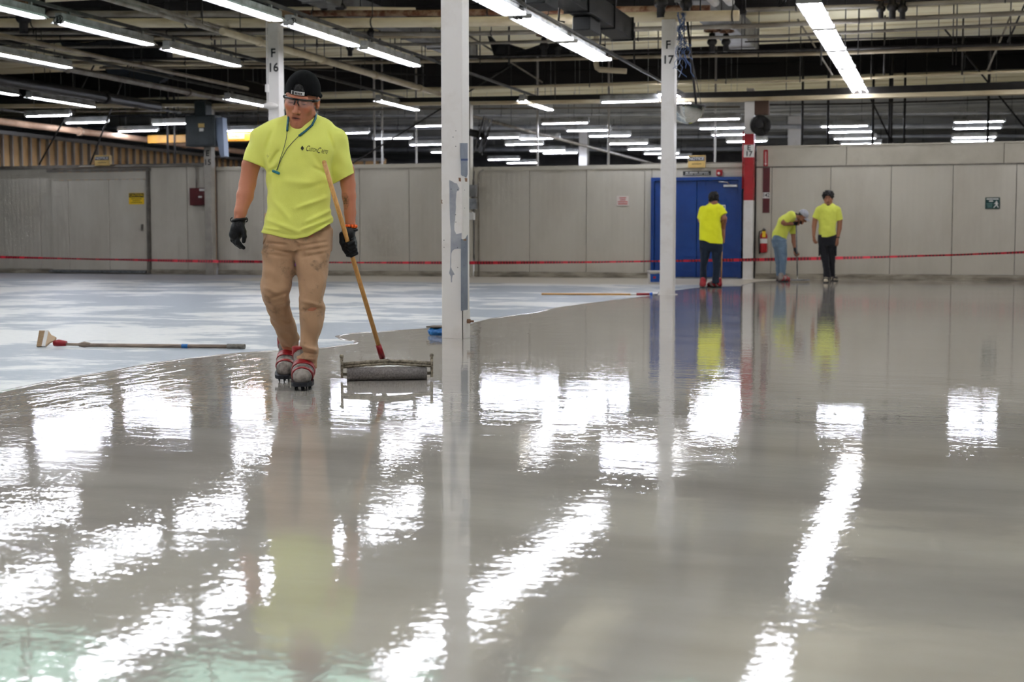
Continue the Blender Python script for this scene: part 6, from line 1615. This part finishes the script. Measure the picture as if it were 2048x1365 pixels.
# column fan at E 16, seen edge-on, and round fan at E 17
def fan(c, Rr, M, label, cage=True):
    r = empty('wall_fan', c, label=label, cat='fan')
    def add(mb, n, m):
        me = mb.mesh(n, m); me.transform(M.to_4x4()); o = bpy.data.objects.new(n, me); col.objects.link(o); o.parent = r
    for z in (-0.09, 0.09):
        for rad in (0.35, 0.7, 1.0):
            add(MB().tube([(Rr * rad * math.cos(a), Rr * rad * math.sin(a), z) for a in [k * math.pi / 14 for k in range(28)]], 0.008, 5, closed=True), 'cage_ring', M_blk)
        for k in range(12):
            a = k * math.pi / 6; add(MB().cyl((0.05 * math.cos(a), 0.05 * math.sin(a), z * 1.15), (Rr * math.cos(a), Rr * math.sin(a), z), 0.004, 4), 'cage_spoke', M_blk)
    for k in range(4):
        a = k * math.pi / 2; u = Vector((math.cos(a), math.sin(a), 0)); w = Vector((-math.sin(a), math.cos(a), 0))
        q = [u * 0.05 - w * 0.03 + Vector((0, 0, -0.02)), u * 0.05 + w * 0.05 + Vector((0, 0, 0.02)), u * Rr * 0.85 + w * 0.14 + Vector((0, 0, 0.045)), u * Rr * 0.9 - w * 0.08 + Vector((0, 0, -0.045))]
        add(MB().add([p for p in q] + [p + Vector((0, 0, 0.008)) for p in q], [(0, 1, 2, 3), (4, 5, 6, 7), (0, 1, 5, 4), (1, 2, 6, 5), (2, 3, 7, 6), (3, 0, 4, 7)]), 'blade', M_blk)
    add(MB().cyl((0, 0, 0.05), (0, 0, 0.32), 0.08, 14), 'motor', M_blk)
    add(MB().cyl((0, 0, -0.06), (0, 0, 0.06), 0.06, 12), 'hub', M_blk)
    return r
c = on_v(966, 272, 29.9)
f1 = fan(c, 0.42, Matrix.Rotation(math.radians(-68), 3, 'Z') @ Matrix.Rotation(math.radians(75), 3, 'X'), 'black caged fan bracketed to the E 16 column')
MB().tube([(-0.35, 0.3, 0.06), (-0.2, 0.12, 0.05), (-0.05, 0, 0.0)], 0.025, 8).build('bracket_arm', M_blk, f1)
c = on_v(1521, 251, 30.1)
f2 = fan(c, 0.2, Matrix.Rotation(math.radians(90), 3, 'X'), 'small round black fan beside the top of the red column')
MB().cyl((0, -0.02, 0), (0, 0.02, 0), 0.2, 24).build('back_plate', M_blk, f2)
MB().tube([(-0.2, 0.1, 0.0), (-0.05, 0.1, 0.0)], 0.02, 8).build('bracket_arm', M_blk, f2)
tag(MB().bevbox((0, 0, 0), (0.3, 0.2, 0.34), 0.01).build('junction_box', mat('brown_box', (92, 68, 54), 0.6), None, on_v(1524, 214, 30.35)), 'brown metal box beside the head of the red column', 'box')
# electrical cabinet over E 15
c = on_v(405, 262, 29.93); 
r = empty('electrical_cabinet', c, label='large slate grey electrical cabinet mounted above the E 15 column', cat='cabinet')
M_slate = mat('slate_enamel', (62, 70, 72), 0.5, rgb2=(52, 58, 60), nscale=3)
MB().bevbox((-0.03, 0.1, 0.0), (0.76, 0.34, 0.72), 0.012).build('housing', M_slate, r); MB().bevbox((-0.03, -0.075, -0.0), (0.70, 0.02, 0.66), 0.006).build('cabinet_door', M_slate, r)
strip_on(r, 0.02, 0.12, 0.16, 0.09, -0.09, M_card, 'data_label'); strip_on(r, 0.02, 0.02, 0.11, 0.07, -0.09, M_sw, 'data_label')
MB().bevbox((-0.03, 0.1, 0.52), (0.3, 0.3, 0.35), 0.012).build('bus_throat', M_slate, r)
MB().prism([(0.36, 0.3), (0.52, 0.3), (0.56, -0.6), (0.46, -0.62), (0.36, -0.2)], 'y', 0.0, 0.22).build('side_duct', mat('blue_grey_duct', (118, 130, 148), 0.35, 0.4), r)
# crane rail with capacity board beyond the wall
c = on_v(478, 274, 36.0); c0 = on_v(300, 275, 36.0)
r = empty('crane_beam', c, label='yellow crane beam with a capacity plate beyond the partition', cat='crane beam')
MB().bevbox((-0.9, 0, 0), (3.9, 0.14, 0.2), 0.01).build('beam', M_yellow, r); MB().b2((-2.8, -0.12, -0.125), (1.0, 0.12, -0.1)).build('lower_flange', M_yellow, r)
MB().b2((-0.28, -0.085, -0.06), (0.2, -0.07, 0.09)).build('plate', M_card, r); word(r, 'CAPACITY', -0.04, 0.02, 0.1, -0.088, M_ink, 0.42)
for x in (-2.2, 0.6): MB().cyl((x, 0, 0.1), (x, 0, roof_z(36.0) - c.z), 0.015, 6).build('hanger_rod', M_dpipe, r)
# ---- bare stud wall with board sheathing at far left
M_osb = mat('orange_sheathing', (242, 202, 146), 0.7, rgb2=(226, 180, 122), nscale=3, stretch=(1, 1, 0.4)); M_stud = mat('steel_stud', (168, 166, 164), 0.4, 0.4)
sw = MB().b2((-24.6, 30.8, 0), (-24.5, 47.6, 3.75)).build('wall_stud_left', M_osb); tag(sw, kind='structure')
sm_ = MB().b2((-0.045, -0.02, 0), (0.045, 0.02, 3.75)).mesh('stud', M_stud)
v = 31.0
while v < 47.4: inst(sm_, 'stud', sw, (-24.45, v, 0)); v += 0.41
MB().b2((-24.5, 30.8, 3.68), (-24.38, 47.6, 3.78)).build('top_plate', M_stud, sw)
UE = on_v(770, 310, 47.5).x
sw2 = MB().b2((-24.5, 47.5, 0), (UE, 47.6, 3.72)).build('wall_stud_back', M_osb); tag(sw2, kind='structure')
sm2 = MB().b2((-0.02, -0.045, 0), (0.02, 0.045, 3.72)).mesh('stud', M_stud)
u = -24.2
while u < UE - 0.1: inst(sm2, 'stud', sw2, (u, 47.44, 0)); u += 0.61
MB().b2((-24.5, 47.38, 3.64), (UE, 47.5, 3.74)).build('top_plate', M_stud, sw2)

# ================================================================== things on the floor
# brush on a telescopic pole
a, b = on_z(78, 694), on_z(490, 699)
d = b - a; L = d.length; rz = math.atan2(d.y, d.x)
r = empty('pole_brush', a, rz, 'wide paint brush fixed to a dirty extension pole lying on the dry floor', 'paint brush')
M_dirty = mat('dirty_pole', (150, 134, 118), 0.7, rgb2=(112, 98, 86), nscale=9, stretch=(1, 8, 8)); M_brist = mat('brush_bristle', (166, 140, 106), 0.8, rgb2=(132, 104, 74), nscale=40, stretch=(1, 12, 12))
k = L / 412.0
MB().tube([(178 * k - 78 * k, 0, 0.017), (L - 0.14, 0, 0.019)], [0.0145, 0.0155], 12).build('outer_pole', M_dirty, r)
MB().tube([(52 * k, 0, 0.022), (108 * k, 0, 0.02)], 0.0105, 10).build('inner_pole', M_dirty, r)
MB().tube([(L - 0.14, 0, 0.021), (L, 0, 0.021)], 0.0195, 12).build('end_grip', mat('grey_grip', (126, 122, 112), 0.8, rgb2=(96, 92, 84), nscale=30), r)
MB().tube([(288 * k, 0, 0.0187), (300 * k, 0, 0.0187)], 0.0172, 12).build('tape_ring', mat('blue_tape', (28, 112, 178), 0.5), r)
MB().tube([(82 * k, 0, 0.02), (92 * k, 0, 0.022), (104 * k, 0, 0.02)], [0.014, 0.024, 0.016], 10).build('locking_collar', M_dirty, r)
MB().tube([(31 * k, 0, 0.028), (40 * k, 0, 0.032), (56 * k, 0, 0.028)], [0.022, 0.028, 0.02], 10).build('tape_wrap', M_strap, r)
tl = Matrix.Rotation(math.radians(62), 3, 'X')
def tb(pts2, t0, t1, nm, m):
    mb = MB().prism(pts2, 'z', t0, t1); mb.v = [tuple(tl @ Vector(p) + Vector((0, 0, 0.062))) for p in mb.v]; mb.build(nm, m, r)
tb([(0.0, -0.068), (0.045, -0.066), (0.045, 0.066), (-0.006, 0.066)], -0.011, 0.011, 'bristles', M_brist)
tb([(0.043, -0.067), (0.072, -0.067), (0.072, 0.067), (0.043, 0.067)], -0.013, 0.013, 'ferrule', M_sw)
tb([(0.07, -0.064), (0.1, -0.03), (0.14, -0.014), (0.14, 0.014), (0.1, 0.03), (0.07, 0.064)], -0.01, 0.01, 'brush_handle', mat('pale_wood', (196, 170, 138), 0.6))
# wooden roller pole lying by F 17
a, b = on_z(1083, 590.5), on_z(1318, 591.5); d = b - a; L = d.length
r = empty('spare_roller_pole', a, math.atan2(d.y, d.x), 'wooden pole with red grip lying on the dry floor by F 17', 'pole')
MB().tube([(0, 0, 0.016), (L * 0.77, 0, 0.016)], 0.0145, 10).build('shaft', M_wood, r); MB().tube([(L * 0.76, 0, 0.017), (L * 0.815, 0, 0.017)], 0.015, 10).build('white_ferrule', M_sw, r)
MB().tube([(L * 0.81, 0, 0.02), (L * 0.92, 0, 0.02)], 0.019, 10).build('grip_sleeve', M_strap, r); MB().tube([(L * 0.92, 0, 0.02), (L * 0.945, 0, 0.024)], [0.019, 0.026], 10).build('collar', mat('blue_collar', (24, 92, 190), 0.45), r)
MB().tube([(L * 0.945, 0, 0.02), (L * 0.985, 0, 0.02), (L, 0.02, 0.05)], 0.008, 8).build('roller_arm', M_steel, r)
# white bucket
c = on_z(1309, 567.5); r = empty('plastic_bucket', c, label='white plastic bucket with a blue label by the blue door', cat='bucket')
MB().lathe([(0, 0.0), (0.115, 0.0), (0.12, 0.01), (0.135, 0.225), (0.143, 0.228), (0.143, 0.245), (0.132, 0.245), (0.128, 0.23), (0.112, 0.02), (0, 0.02)], n=28).build('pail', M_white, r)
MB().lathe([(0.1235, 0.03), (0.1335, 0.19)], n=8, arc=math.pi * 0.5, M=Matrix.Rotation(math.radians(-118), 3, 'Z')).build('label', M_sblue, r)
MB().lathe([(0.1295, 0.10), (0.1325, 0.14)], n=5, arc=math.pi * 0.12, M=Matrix.Rotation(math.radians(-90), 3, 'Z')).build('label_mark', M_sred, r)
MB().tube([(0.14 * math.cos(t), 0.14 * math.sin(t) * 0.98, 0.235 - 0.05 * math.sin(t - math.pi)) for t in np.linspace(math.pi, 2 * math.pi, 14)], 0.004, 5).build('wire_handle', M_steel, r)
# blue cloth bundle under a flat board behind the near column
c = on_z(872, 671); r = empty('rag_bundle', c, label='crumpled blue plastic under a flat board beside the flaking column', cat='rags')
def ragf(P): return ell(P, (0.03, 0, 0.03), (0.11, 0.09, 0.038)) + 0.012 * vnoise(P[:, 0] * 30, P[:, 1] * 30, P[:, 2] * 30, 90) + 0.006 * vnoise(P[:, 0] * 70, P[:, 1] * 70, P[:, 2] * 70, 91)
me, _ = sdf_mesh(ragf, (-0.12, -0.12, 0.0), (0.18, 0.12, 0.09), 0.005, 'crumpled_sheet', 0); sobj(me, 'crumpled_sheet', mat('blue_plastic', (40, 122, 190), 0.4, rgb2=(26, 96, 160), nscale=14), r)
MB().bevbox((0.06, 0.03, 0.075), (0.26, 0.18, 0.012), 0.003).build('flat_board', mat('brown_board', (92, 80, 66), 0.7), r)
# pink earplug-like bag hanging behind the man's knees: a purple glove on the tape
c = on_v(589, 529, 29.75); tag(MB().ball((0, 0, -0.04), (0.035, 0.03, 0.11), 10, 8).tube([(0, 0, 0.04), (0, 0.02, 0.12)], 0.02, 6).build('tape_flag', mat('purple_plastic', (170, 90, 170), 0.5), None, c), 'purple plastic flag hanging from the red tape', 'flag')
print('objects', len(bpy.data.objects), 'tris', sum(len(o.data.polygons) for o in bpy.data.objects if o.type == 'MESH'))
